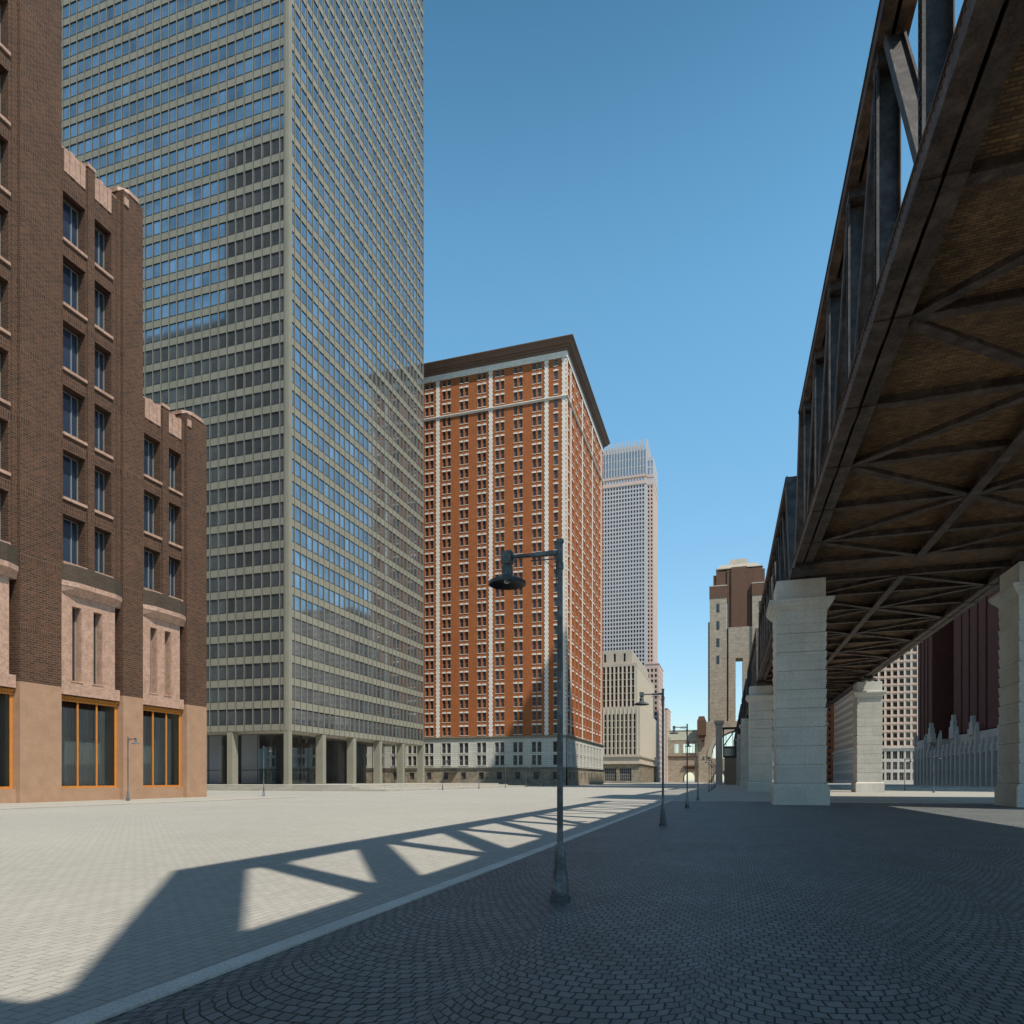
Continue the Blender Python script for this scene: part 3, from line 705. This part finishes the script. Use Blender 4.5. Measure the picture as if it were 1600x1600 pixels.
c.box(-112, -58, 506, 530, 241, 247.5); c.build('crown_lattice', 'greypink', pt)
# podium blocks of the street beyond
def simple(name, x0, x1, y0, y1, z1, mat, label, cw=2.4, ww=1.3, fh=3.5, wh=2.1, glass='windark', faces='fe', limit=60, group=None, z0=0, frame='frame', extra=None, cat='building', depth=.35):
    t = thing(name, ((x0+x1)/2, (y0+y1)/2, 0), label, cat, group)
    block(t, x0, x1, y0, y1, z0, z1, mat, cw, ww, fh, wh, 1.0, faces, depth, .6, glass, frame, limit=limit)
    c = MB(); c.box(x0, x1+.3, y0-.3, y1, z1+.003, z1+.6) if 'e' in faces else c.box(x0-.3, x1, y0-.3, y1, z1+.003, z1+.6); c.build('coping', mat, t)
    return t
simple('pink_building', -49.5, -41, 446, 478, 76, 'pinkstone', 'slim pink stone building behind the limestone block at the left kerb')
simple('grey_pink_building', -49, -41.5, 484, 498, 60, 'greypink', 'narrow grey stone building between the pink one and the terracotta one')
simple('terracotta_building', -49, -41, 514, 545, 54, 'terra', 'narrow orange terracotta building at the far left end of the street')

# ------------------------------------------------------------------ stone gate tower at the street end
gt = thing('gate_tower', (7, 412, 0), 'huge tan stone gate tower with brown stepped top and an open slot, closing the street', 'tower')
Y = 405.0; c = MB()
# base with the great arch (cut-out profile on the front), extruded
def arch_wall(mb, x0, x1, z1, ax, ar, aspring, y0, y1, m=0, seg=18, zb=0):
    pts = [(ax+ar*math.cos(math.pi*k/seg), aspring+ar*math.sin(math.pi*k/seg)) for k in range(seg+1)]   # right to left
    for yy in (y0, y1):
        mb.face([(x0,yy,zb),(ax-ar,yy,zb),(ax-ar,yy,aspring),(x0,yy,aspring)], m); mb.face([(ax+ar,yy,zb),(x1,yy,zb),(x1,yy,aspring),(ax+ar,yy,aspring)], m)
        for a, b in zip(pts, pts[1:]):
            mb.face([(a[0],yy,a[1]),(b[0],yy,b[1]),(b[0],yy,z1),(a[0],yy,z1)], m)
        mb.face([(x0,yy,aspring),(ax-ar,yy,aspring),(ax-ar,yy,z1),(x0,yy,z1)], m); mb.face([(ax+ar,yy,aspring),(x1,yy,aspring),(x1,yy,z1),(ax+ar,yy,z1)], m)
    q = [(ax+ar, zb)]+pts+[(ax-ar, zb)]
    for a, b in zip(q, q[1:]): mb.face([(a[0],y0,a[1]),(b[0],y0,b[1]),(b[0],y1,b[1]),(a[0],y1,a[1])], m)
    mb.face([(x0,y0,zb),(x0,y1,zb),(x0,y1,z1),(x0,y0,z1)], m); mb.face([(x1,y0,zb),(x1,y1,zb),(x1,y1,z1),(x1,y0,z1)], m); mb.face([(x0,y0,z1),(x1,y0,z1),(x1,y1,z1),(x0,y1,z1)], m)
arch_wall(c, -15.6, 30, 34.8, 7.4, 15.3, 14.5, Y, Y+18)
# tower shaft with slot
c.box(-8.7, .6, Y+.3, Y+15, 34.8, 105); c.box(14.2, 23.4, Y+.3, Y+15, 34.8, 105)
c.box(1.5, 5.4, Y+1.3, Y+14, 34.8, 88); c.box(.6, 1.5, Y+5, Y+14, 34.8, 88); c.box(9.2, 14.2, Y+1.3, Y+14, 34.8, 88); c.box(5.4, 9.2, Y+1.3, Y+14, 70.5, 88)
c.box(-9.7, -8.7, Y+2.5, Y+13, 34.8, 92); c.build('shaft', 'gate', gt)
c = MB()
for sx in (-5.0, 17.6):
    for z in (67.5, 77.2, 87, 96.8):
        k = MB(); k.box(sx, sx+1.6, Y+.22, Y+.32, z, z+4.8); k.build('slit_window', 'windark', gt)
c = MB(); c.box(-8.9, .8, Y+.1, Y+15.2, 105, 111.6); c.box(14.0, 23.6, Y+.1, Y+15.2, 105, 111.6)
c.box(.8, 14.0, Y+2.3, Y+14, 88, 121); c.box(-6.8, .8, Y+3.5, Y+13, 111.6, 118.8); c.box(-5.2, .8, Y+2.9, Y+13.5, 111.6, 120.5); c.box(14.0, 19.8, Y+2.9, Y+13.5, 111.6, 121.8); c.box(3, 11.5, Y+1.6, Y+2.3, 88, 122.2)
c.box(19.8, 21, Y+3.5, Y+13, 111.6, 120.5); c.build('brown_crown', 'gatebrown', gt)
c = MB(); c.frust(7, Y+8, 11.5, 4.5, 10, 3.5, 122.3, 124.6); c.frust(7, Y+8, 5.5, 3.5, 4.6, 3, 124.6, 127.6); c.box(-8.95, .85, Y, Y+15.3, 111.6, 112.1); c.box(14, 23.7, Y, Y+15.3, 111.6, 112.1); c.box(-5.3, 20, Y+2.6, Y+13.6, 121.85, 122.25); c.build('roof', 'lime', gt)
# arch ring, glazing and inner wall with small arch
c = MB(); sg = 22
for k in range(sg):
    a0, a1 = math.pi*k/sg, math.pi*(k+1)/sg
    P = lambda r, a: (7.4+r*math.cos(a), 14.5+r*math.sin(a))
    A, B, C_, D = P(15.25, a0), P(15.25, a1), P(17.3, a1), P(17.3, a0)
    for yy in (Y-.5,): c.face([(A[0],yy,A[1]),(D[0],yy,D[1]),(C_[0],yy,C_[1]),(B[0],yy,B[1])])
    c.face([(D[0],Y-.5,D[1]),(D[0],Y,D[1]),(C_[0],Y,C_[1]),(C_[0],Y-.5,C_[1])]); c.face([(A[0],Y-.5,A[1]),(B[0],Y-.5,B[1]),(B[0],Y,B[1]),(A[0],Y,A[1])])
c.build('arch_ring', 'lime', gt)
c = MB(); arch_wall(c, -7.9, 22.7, 14.0, -3.6, 2.7, 3.2, Y+3, Y+6); c.build('inner_wall', 'gate', gt)
c = MB()
for k in range(9): x = -7+k*3.6; h = 14.5+math.sqrt(max(0, 15.3**2-(x-7.4)**2))-.2; c.box(x-.14, x+.14, Y+3.4, Y+3.7, 14, h)
c.build('glazing_bars', 'darkline', gt)
lwg = thing('gate_wing', (-23, 410, 0), 'lower stone wing with square openings and a small arch left of the gate tower', 'building')
c = MB(); arch_wall(c, -30.6, -15.7, 14.5, -20.3, 3.2, 2.9, Y+1, Y+14)
c.add(grid([(2.2, 4.8), (7.2, 13.6)], [(17.2, 22.4)], 0, 14.9, 15.3, 24.5, 2.0), (-30.6, Y+1, 0), FRONT)
c.box(-32, -30.65, Y+1, Y+14, 0, 26); c.build('wall', 'gate', lwg)
c = MB(); c.box(-32.2, -15.75, Y+.4, Y+14.2, 14.5, 15.3); c.box(-23.5, -16, Y-.2, Y+.9, 9.2, 9.8); c.box(-22.5, -17, Y+.3, Y+.95, 7.6, 9.2); c.build('ledge', 'gatebrown', lwg)
c = MB(); c.prism([(-32, Y+.8), (-15.75, Y+.8), (-15.75, Y+14), (-32, Y+14)], 24.5, 29.8, 0, [(-32, Y+3.2), (-15.75, Y+3.2), (-15.75, Y+14), (-32, Y+14)]); c.box(-32, -15.75, Y+3, Y+14, 29.8, 30.5); c.build('green_roof', 'green', lwg)
c = MB()
for x0, x1 in ((-28.4, -25.8), (-23.4, -17)):
    for k in range(3): x = x0+(x1-x0)*(k+.5)/3; c.box(x-.12, x+.12, Y+2.9, Y+3.0, 17.2, 22.4)
c.build('opening_bars', 'darkline', lwg)
wt = thing('brown_turret', (-13, 403, 0), 'brown boxy stone turret fixed high on the gate wall corner', 'turret')
c = MB(); c.box(-15.5, -10.6, Y-3, Y-.01, 27, 35.5); c.box(-14.6, -11.3, Y-2.4, Y-.01, 24.5, 27); c.box(-12.6, -11.5, Y-1.4, Y-.01, 21.5, 24.5); c.build('turret_body', 'gatebrown', wt)
c = MB(); c.frust(-13.05, Y-1.5, 2.3, 1.4, 1.5, 1.0, 35.5, 37.8); c.build('turret_roof', 'gatebrown', wt)

# ------------------------------------------------------------------ right side buildings behind the viaduct
dr = thing('maroon_tower', (75, 192, 0), 'dark maroon brick tower with deep vertical ribs rising from a pale stone base', 'building')
c = MB()
for y0, y1, x0 in ((150, 199.6, 55.3), (218, 235, 55.3)):
    c.box(x0+.6, 95, y0, y1, 13, 170)
c.box(61, 94, 199.6, 218, 13, 165)
def rib(c, y0, y1, x=55.3): c.box(x, x+.6, y0, y1, 13, 168)
y = 150.2
for wd in (9, 5.5, 8.5): rib(c, y, y+wd); y += wd+1.2
for wd in (4.4, 4.6, 4.4, 5.5): rib(c, y, y+wd); y += wd+1.1
y = 218.1
for wd in (3.6, 2.4, 2.6, 2.6): rib(c, y, y+wd); y += wd+1.2
c.build('wall', 'maroon', dr)
c = MB(); c.box(54.8, 94, 150, 235, .12, 6.0)
pb = MB(); pb.box(54.8, 60, 150, 199.6, 6, 12.6); pb.box(56.4, 61.5, 199.6, 218, 6, 11.2); pb.box(54.8, 60, 218, 235, 6, 13.2)
pb.build('upper_base', 'paleblue', dr); c.build('base', 'paleblue', dr)
y = 151.0; k = 0
while y < 234:
    b_ = MB(); h = 9.2 if k % 4 else 13
    b_.box(54.0, 54.8, y, y+1.0, .12, h); b_.box(54.2, 54.8, y+.15, y+.85, h, h+.9); b_.box(54.4, 54.8, y+.3, y+.7, h+.9, h+1.7)
    b_.build('base_pilaster', 'paleblue', dr)
    q = MB(); q.box(54.70, 54.79, y+1.3, y+3.2, 1.2, 4.6); q.box(54.70, 54.79, y+1.3, y+3.2, 5.2, 7.2); q.build('tall_window', 'windark', dr)
    q = MB(); q.box(54.3, 54.8, y+1.05, y+3.45, 7.8, 8.3); q.box(54.45, 54.8, y+1.4, y+3.1, 8.3, 9.6); q.build('base_ornament', 'paleblue', dr)
    y += 3.5; k += 1
for y0, h in ((217.4, 17.5), (197.6, 18.0), (183.6, 16.5), (162, 17.6), (234, 15)):
    b_ = MB(); b_.box(54.3, 55.6, y0-1.8, y0+1.8, 12, h-3); b_.box(54.4, 55.5, y0-1.1, y0+1.1, h-3, h-1.4); b_.box(54.5, 55.4, y0-.5, y0+.5, h-1.4, h); b_.build('stepped_pinnacle', 'paleblue', dr)
pb_ = simple('pink_grid_building', 55, 130, 331, 398, 96, 'terra', 'pale pink building with dense window grid seen behind the right pier', 2.5, 1.75, 3.35, 1.95, 'windark', 'fw', 100, z0=15.5)
c = MB()
for k in range(24): z = 15.9+3.35*k; c.box(55, 130, 330.75, 331, z-.25, z+.3)
c.build('sill_band', 'pinkstone', pb_)
c = MB()
for k in range(30): x = 55.9+2.5*k; c.box(x-.22, x+.22, 330.8, 331, 15.9, 96) 
c.build('pier_strip', 'creamstone', pb_)
bl = []
block(pb_, 54.6, 130, 330.6, 398, .1, 15.5, 'paleblue', 2.5, 1.7, 4.6, 3.3, 1.4, 'fw', .5, .6, coll=bl, name='base_wall')
windows(pb_, winmesh(1.7, 3.3, .08, 1, 1), ['frame', 'windark'], bl, 'base_window', 60)
c = MB(); c.box(54, 130, 330, 331, 15.2, 15.9); c.box(54, 55, 331, 398.5, 15.2, 15.9); c.build('string_course', 'paleblue', pb_)
simple('rust_brick_building', 45, 75, 412, 440, 90, 'redbrick', 'far rust red building with pale lintels, seen between the first two piers', 2.6, 1.3, 3.5, 1.8, 'windark', 'fw', 60)
# buildings just outside the frame that shade and are mirrored
simple('side_tower', 55, 100, 93, 120, 209, 'lime', 'tall limestone tower right of the viaduct outside the frame', 3.2, 1.8, 4, 2.4, 'winfar', 'fw', 40)
simple('side_block', 40, 80, 27, 41.5, 89, 'greystone', 'grey stone block right of the viaduct outside the frame', 3.2, 1.8, 4, 2.4, 'winfar', 'fw', 40)
simple('added_rear_tower', -150, -104, -70, 20, 200, 'gatebrown', 'unseen tall brown tower added behind the brown brick building for glass reflections', 4, 2.2, 4, 2.6, 'windark', 'fe', 40)  # unseen rear buildings, added and stepped to shape the office tower reflections
simple('added_rear_block', -195, -151, -70, 15, 150, 'greystone', 'unseen broad grey stone tower added west of the tall brown one for reflections', 4, 2.2, 4, 2.6, 'windark', 'f', 40)
simple('added_rear_low_block', -262, -196, -70, 10, 105, 'gatebrown', 'unseen lower brown block added at the western end of the rear row for reflections', 4, 2.2, 4, 2.6, 'windark', 'f', 40)
simple('added_rear_stone_block', -110, -60, -140, -60, 60, 'greystone', 'unseen grey stone block added behind the camera for reflections', 4, 2.2, 4, 2.6, 'windark', 'fe', 40)

# ------------------------------------------------------------------ viaduct
PER, YS, YE = 51.2, -1.4, 46.2
XL, XR, XC = 4.55, 17.4, 10.97
ZB0, ZB1, ZT0, ZT1 = 14.8, 15.5, 22.8, 23.2
NODES = [22.4+4.85*(k-4) for k in range(9)]
def twin(mb, x, w, a, b, z0, z1, gap=.1):
    mb.box(x-w, x-gap/2, a, b, z0, z1); mb.box(x+gap/2, x+w, a, b, z0, z1)
span = thing('truss_span', (XC, 22.4, ZB0), 'nearest rusty steel truss span of the viaduct, overhead at the right', 'bridge span', 'truss spans of the viaduct')
ks = {'parent': span}
for x in (XL, XR):
    c = MB(); a = NODES[0]-1.7; b = NODES[-1]+1.7
    c.box(x-.43, x-.06, a, b, ZT0, ZT1); c.box(x+.06, x+.43, a, b, ZT0, ZT1)
    c.box(x-.47, x-.40, a, b, ZT1, ZT1+.04); c.box(x-.47, x+.47, a, b, ZT1+.041, ZT1+.07)
    for n in NODES: c.box(x-.4, x+.4, n-.4, n+.4, ZT0-.03, ZT1-.01)
    c.build('top_chord', 'steel', **ks)
    c = MB()
    for s0, s1 in ((-.5, -.05), (.05, .5)):
        c.box(x+s0, x+s1, YS, YE, ZB0, ZB0+.06)                    # bottom flange
    c.box(x-.46, x-.40, YS, YE, ZB0+.06, ZB1-.05); c.box(x+.40, x+.46, YS, YE, ZB0+.06, ZB1-.05)
    c.box(x-.5, x-.03, YS, YE, ZB1-.049, ZB1); c.box(x+.03, x+.5, YS, YE, ZB1-.049, ZB1); c.box(x-.45, x+.45, YE+.002, YE+3.598, ZB1-.45, ZB1-.05)
    for n in NODES: c.box(x-.49, x-.04, n-.5, n+.5, ZB0-.035, ZB0-.003); c.box(x+.04, x+.49, n-.5, n+.5, ZB0-.035, ZB0-.003); c.box(x-.04, x+.04, n-1.0, n+1.0, ZB0+.1, ZB0+.15)   # gusset plates below
    if x == XL:
        yy = YS+.1
        while yy < YE:
            for zz in (ZB0+.14, ZB1-.13): c.box(x-.485, x-.455, yy-.025, yy+.025, zz-.025, zz+.025)
            yy += .24
    c.build('bottom_chord', 'steel', **ks)
    for e, sgn in ((YS, 1), (YE, -1)):
        n = NODES[0] if sgn > 0 else NODES[-1]
        c = MB()
        p, q = (x, e+sgn*.0, ZB0+.1), (x, n-sgn*1.3, ZT1-.02)
        for dx in (-.36, .36): c.bar((p[0]+dx, p[1], p[2]), (q[0]+dx, q[1], q[2]), .14, .86)
        c.bar((p[0], p[1]-sgn*.42, p[2]), (q[0], q[1]-sgn*.42, q[2]), .84, .06); c.bar((p[0], p[1]+sgn*.42, p[2]), (q[0], q[1]+sgn*.42, q[2]), .84, .06)
        c.build('end_post', 'steel_dark', **ks)
    for i, n in enumerate(NODES):
        c = MB(); hw = .18
        c.box(x-.30, x-.27, n-hw, n+hw, ZB1, ZT0); c.box(x+.27, x+.30, n-hw, n+hw, ZB1, ZT0)     # flanges
        c.box(x-.27, x+.27, n+hw-.04, n+hw-.005, ZB1, ZT0)
        c.box(x-.34, x-.302, n-hw, n-hw+.05, ZB1, ZT0); c.box(x-.34, x-.302, n+hw-.05, n+hw, ZB1, ZT0)
        z = ZB1+.3
        while z < ZT0-.2:                                           # rivets
            for yy in (n-hw+.11, n+hw-.11): c.box(x-.335, x-.30, yy-.025, yy+.025, z-.025, z+.025)
            z += .22
        c.box(x-.34, x+.34, n-.34, n+.34, ZT0-.4, ZT0-.04); c.box(x-.34, x+.34, n-.4, n+.4, ZB1+.002, ZB1+.4)
        c.build('vertical_post', 'steel_dark', **ks)
    for i in range(8):
        a, b = (NODES[i], NODES[i+1])
        if i >= 4: a, b = b, a
        wd = (.68, .52, .36, .26, .26, .36, .52, .68)[i]
        c = MB(); p, q = Vector((x, a+(.4 if i < 4 else -.4), ZB1+.1)), Vector((x, b-(.7 if i < 4 else -.7), ZT0-.1))
        for dx in (-.22, .22): c.bar(p+Vector((dx, 0, 0)), q+Vector((dx, 0, 0)), .06, wd)
        c.bar(p, q, .40, .05); c.build('diagonal_brace', 'steel_dark', **ks)
FB = [YS+.3]+NODES+[YE-.3]
for n in FB:
    c = MB(); c.box(XL+.5, XR-.5, n-.17, n+.17, ZB0+.15, ZB0+.2); c.box(XL+.5, XR-.5, n-.03, n+.03, ZB0+.2, ZB1+.05); c.build('floor_beam', 'steel', **ks)
c = MB(); c.box(XC-.22, XC+.22, YS, YE, ZB0+.03, ZB0+.1); c.box(XC-.04, XC+.04, YS, YE, ZB0+.1, ZB1); c.build('centre_stringer', 'steel', **ks)
for i in range(len(FB)-1):
    a, b = FB[i], FB[i+1]
    for x in (XL+.45, XR-.45):
        yo, yi = (a, b) if i % 2 == 1 else (b, a)
        c = MB(); c.bar((x, yo, ZB0+.12), (XC, yi, ZB0+.12), .34, .05, 0, (0, 1, 0)); c.bar((x, yo, ZB0+.26), (XC, yi, ZB0+.26), .05, .26, 0, (0, 1, 0)); c.build('lateral_brace', 'steel', **ks)
# brick jack arches of the deck
c = MB()
for a, b in zip(FB, FB[1:]):
    ns = 8
    for k in range(ns):
        y0 = a+(b-a)*k/ns; y1 = a+(b-a)*(k+1)/ns
        h = lambda y: ZB0+.5+.28*math.sin(math.pi*(y-a)/(b-a))
        c.face([(XL+.46, y0, h(y0)), (XR-.46, y0, h(y0)), (XR-.46, y1, h(y1)), (XL+.46, y1, h(y1))])
c.face([(XL+.46, YS, ZB1+.3), (XR-.46, YS, ZB1+.3), (XR-.46, YE, ZB1+.3), (XL+.46, YE, ZB1+.3)])
c.box(XL+.46, XR-.46, YE+.002, YE+3.598, ZB0+.5, ZB1+.3)
for yy in (YS, YE): c.face([(XL+.46, yy, ZB0+.5), (XR-.46, yy, ZB0+.5), (XR-.46, yy, ZB1+.3), (XL+.46, yy, ZB1+.3)])
for xx in (XL+.455, XR-.455): c.face([(xx, YS, ZB0+.4), (xx, YE, ZB0+.4), (xx, YE, ZB1+.3), (xx, YS, ZB1+.3)])
c.build('brick_deck', 'soffit', **ks)
for x in (XL, XR):
    for yy in (YS+.7, YE-.7):
        c = MB(); c.box(x-.7, x+.7, yy-.6, yy+.6, 14.3, 14.55); c.box(x-.5, x+.5, yy-.4, yy+.4, 14.55, ZB0-.04); c.build('bearing_shoe', 'steel_dark', **ks)
ordn = ['first', 'second', 'third', 'fourth', 'fifth', 'sixth', 'seventh', 'eighth']
for k in (-1, 1, 2, 3, 4, 5, 6, 7):
    lab = 'rusty truss span behind the viewpoint, continuing the viaduct out of frame' if k < 0 else f'{ordn[k]} steel truss span along the viaduct, counted from the nearest overhead one'
    copy_tree(span, (XC, 22.4+PER*k, ZB0), None, lab)

PG = 'rusticated stone piers of the viaduct'
pier = thing('bridge_pier', (XL, 48.2, 0), 'nearest left pier, grey rusticated stone, behind the street lamps row', 'pier', PG)
c = MB(); c.frust(XL, 48.2, 1.66, 1.72, 1.66, 1.72, 0, 1.15); c.frust(XL, 48.2, 1.66, 1.72, 1.5, 1.56, 1.15, 1.36); c.build('plinth', 'pier', pier)
c = MB(); z = 1.36; k = 0; hh = (12.05-1.36)/9
while k < 9:
    c.frust(XL, 48.2, 1.36, 1.42, 1.36, 1.42, z, z+.05); c.frust(XL, 48.2, 1.43, 1.49, 1.50, 1.56, z+.05, z+hh/2-.01); c.frust(XL, 48.2, 1.43, 1.49, 1.43, 1.49, z+hh/2-.01, z+hh/2+.01); c.frust(XL, 48.2, 1.45, 1.51, 1.51, 1.57, z+hh/2+.01, z+hh); z += hh; k += 1
c.build('shaft', 'pier', pier)
c = MB()
for a, b, z0, z1 in ((1.48, 1.50, 12.05, 12.35), (1.54, 1.72, 12.35, 12.6), (1.76, 1.86, 12.6, 12.82), (1.9, 1.9, 12.82, 13.0), (1.9, 1.5, 13.0, 13.1)):
    c.frust(XL, 48.2, a, a+.06, b, b+.06, z0, z1)
c.build('capital', 'pier', pier)
c = MB(); c.frust(XL, 48.2, 1.44, 1.5, 1.44, 1.5, 13.1, 14.3); c.build('bearing_block', 'pier', pier)
for k in range(-1, 7):
    for x, sd_ in ((XL, 'left'), (XR, 'right')):
        if k == 0 and x == XL: continue
        lab = f'{sd_} row pier behind the viewpoint, out of frame' if k < 0 else f'{ordn[k]} stone pier of the {sd_} row, counted from the nearest'
        copy_tree(pier, (x+(.0 if x == XL else .35), 48.2+PER*k, 0), None, lab)

# station entrance under the far viaduct
st = thing('station_entrance', (1.5, 240, 0), 'small station stair entrance with stone post and steel canopy beside far piers', 'station entrance')
c = MB(); c.box(-3.2, -1.0, 238, 240, 0, 19.5); c.frust(-2.1, 239, 1.1, 1.0, 1.6, 1.5, 19.5, 20.6); c.box(-3.7, -.5, 237.5, 240.5, 20.6, 21.4); c.build('stone_post', 'lime', st)
c = MB(); c.box(-.4, 3.2, 238.4, 239, 0, 9); c.build('door_panel', 'door', st)
c = MB(); c.box(-.9, 3.4, 238.2, 239.2, 9, 9.6); c.box(-.9, 3.4, 238.2, 239.2, 12.2, 12.8); c.box(-.9, -.5, 238.3, 239.1, 9.6, 18.6); c.box(3.0, 3.4, 238.3, 239.1, 9.6, 18.6); c.bar((-.7, 238.6, 12.8), (3.2, 238.6, 18.6), .3, .35, 0, (0, 1, 0))
for k in range(7): c.bar((-1, 238.6, 18.6+.5*math.sin(math.pi*k/7)), (3.4, 238.6, 18.6+.5*math.sin(math.pi*k/7)), .2, .15, 0, (0, 1, 0))
c.box(-1, 3.4, 238.4, 246, 18.9, 19.1); c.build('canopy_frame', 'steel_dark', st)
c = MB(); c.face([(-.5, 238.7, 9.6), (3, 238.7, 9.6), (3, 238.7, 12.2), (-.5, 238.7, 12.2)]); c.build('transom_glass', 'winfar', st)

# ------------------------------------------------------------------ street lamps
LG = 'swan arm street lamps'
lamp = thing('street_lamp', (-2.08, 8.76, .012), 'nearest street lamp, tall grey iron pole in the centre foreground with arm to the left', 'street lamp', LG)
kl = {'parent': lamp, 'local': True}
c = MB(); c.lathe(0, 0, [(.138, 0), (.138, .07), (.115, .085), (.115, .20), (.105, .215), (.098, .38), (.085, .40), (.072, .70), (.066, .715), (.066, .74), (.04, .745)], 24); c.build('base', 'lamp', None, True).parent = lamp
c = MB(); c.lathe(0, 0, [(.041, .745), (.036, 4.35), (.047, 4.36), (.047, 4.44), (.038, 4.45), (.038, 4.70), (.05, 4.705), (.05, 4.75), (.03, 4.757)], 20); c.build('pole', 'lamp', None, True).parent = lamp
c = MB(); c.tube((-.03, 0, 4.58), (-.36, 0, 4.58), .036); c.tube((-.36, 0, 4.58), (-.66, 0, 4.585), .026); c.tube((-.04, 0, 4.50), (-.40, 0, 4.51), .009, 8); c.tube((-.05, 0, 4.18), (-.05, 0, 4.48), .008, 8)
c.tube((-.05, 0, 4.35), (-.22, 0, 4.50), .005, 6); c.build('arm', 'lamp', None, True).parent = lamp
c = MB(); c.box(-.80, -.66, -.07, .07, 4.53, 4.66); c.frust(-.73, 0, .055, .055, .07, .07, 4.49, 4.529); c.tube((-.73, 0, 4.47), (-.73, 0, 4.50), .03); c.build('arm_head', 'lamp', None).parent = lamp
c = MB(); c.lathe(-.73, 0, [(.075, 4.335), (.075, 4.45), (.07, 4.465), (.03, 4.475)], 24); c.build('housing', 'lamp', None, True).parent = lamp
c = MB(); c.lathe(-.73, 0, [(.248, 4.215), (.255, 4.222), (.25, 4.255), (.20, 4.285), (.12, 4.305), (.085, 4.335), (.07, 4.336)], 32, 0, 2)
shd = c.build('shade', 'lamp', None, True); shd.parent = lamp
c = MB(); c.lathe(-.73, 0, [(.247, 4.216), (.20, 4.262), (.12, 4.285), (.06, 4.30)], 24, 0, 2); q = c.build('reflector', 'lens', None, True); q.parent = shd
c = MB(); c.lathe(-.73, 0, [(.02, 4.235), (.045, 4.25), (.045, 4.28), (.02, 4.30)], 12); q = c.build('bulb', 'bulb', None, True); q.parent = shd
rowl = [24.2, 39.9, 55.5, 93.2, 108.6, 124, 139.5, 155]
for k, y in enumerate(rowl):
    copy_tree(lamp, (-2.08, y, .012 if y < 53 else 0), 0, f'{ordn[k+1] if k < 7 else "ninth and farthest"} lamp of the central row beside the cobbled pavement, counted from the nearest')
lf_ = [39.9, 55.0, 99, 115.5, 131, 146, 161, 203, 219, 235]
txt = ['left side lamp in front of the brown brick building', 'left side lamp at the pavement corner before the office tower lobby'] 
for k, y in enumerate(lf_):
    lab = txt[k] if k < 2 else (f'{ordn[k-2]} left side lamp past the tower columns, counted from the left' )
    copy_tree(lamp, (-42.4 if k != 1 else -42.0, y, .05 if k < 2 else 0), math.pi, lab)
for y, lab in ((98, 'right side lamp before the maroon tower base, the nearer of two'), (112.5, 'right side lamp before the maroon tower base, the farther of two')):
    copy_tree(lamp, (25, y, 0), math.pi, lab)
# low kerbs across the right side street
g = MB(); g.box(20, 49, 118, 119, 0, .35); g.box(20, 49, 136, 137, 0, .3); g.box(22, 49, 165, 166, 0, .3); struct('median_kerb', g, 'kerb')
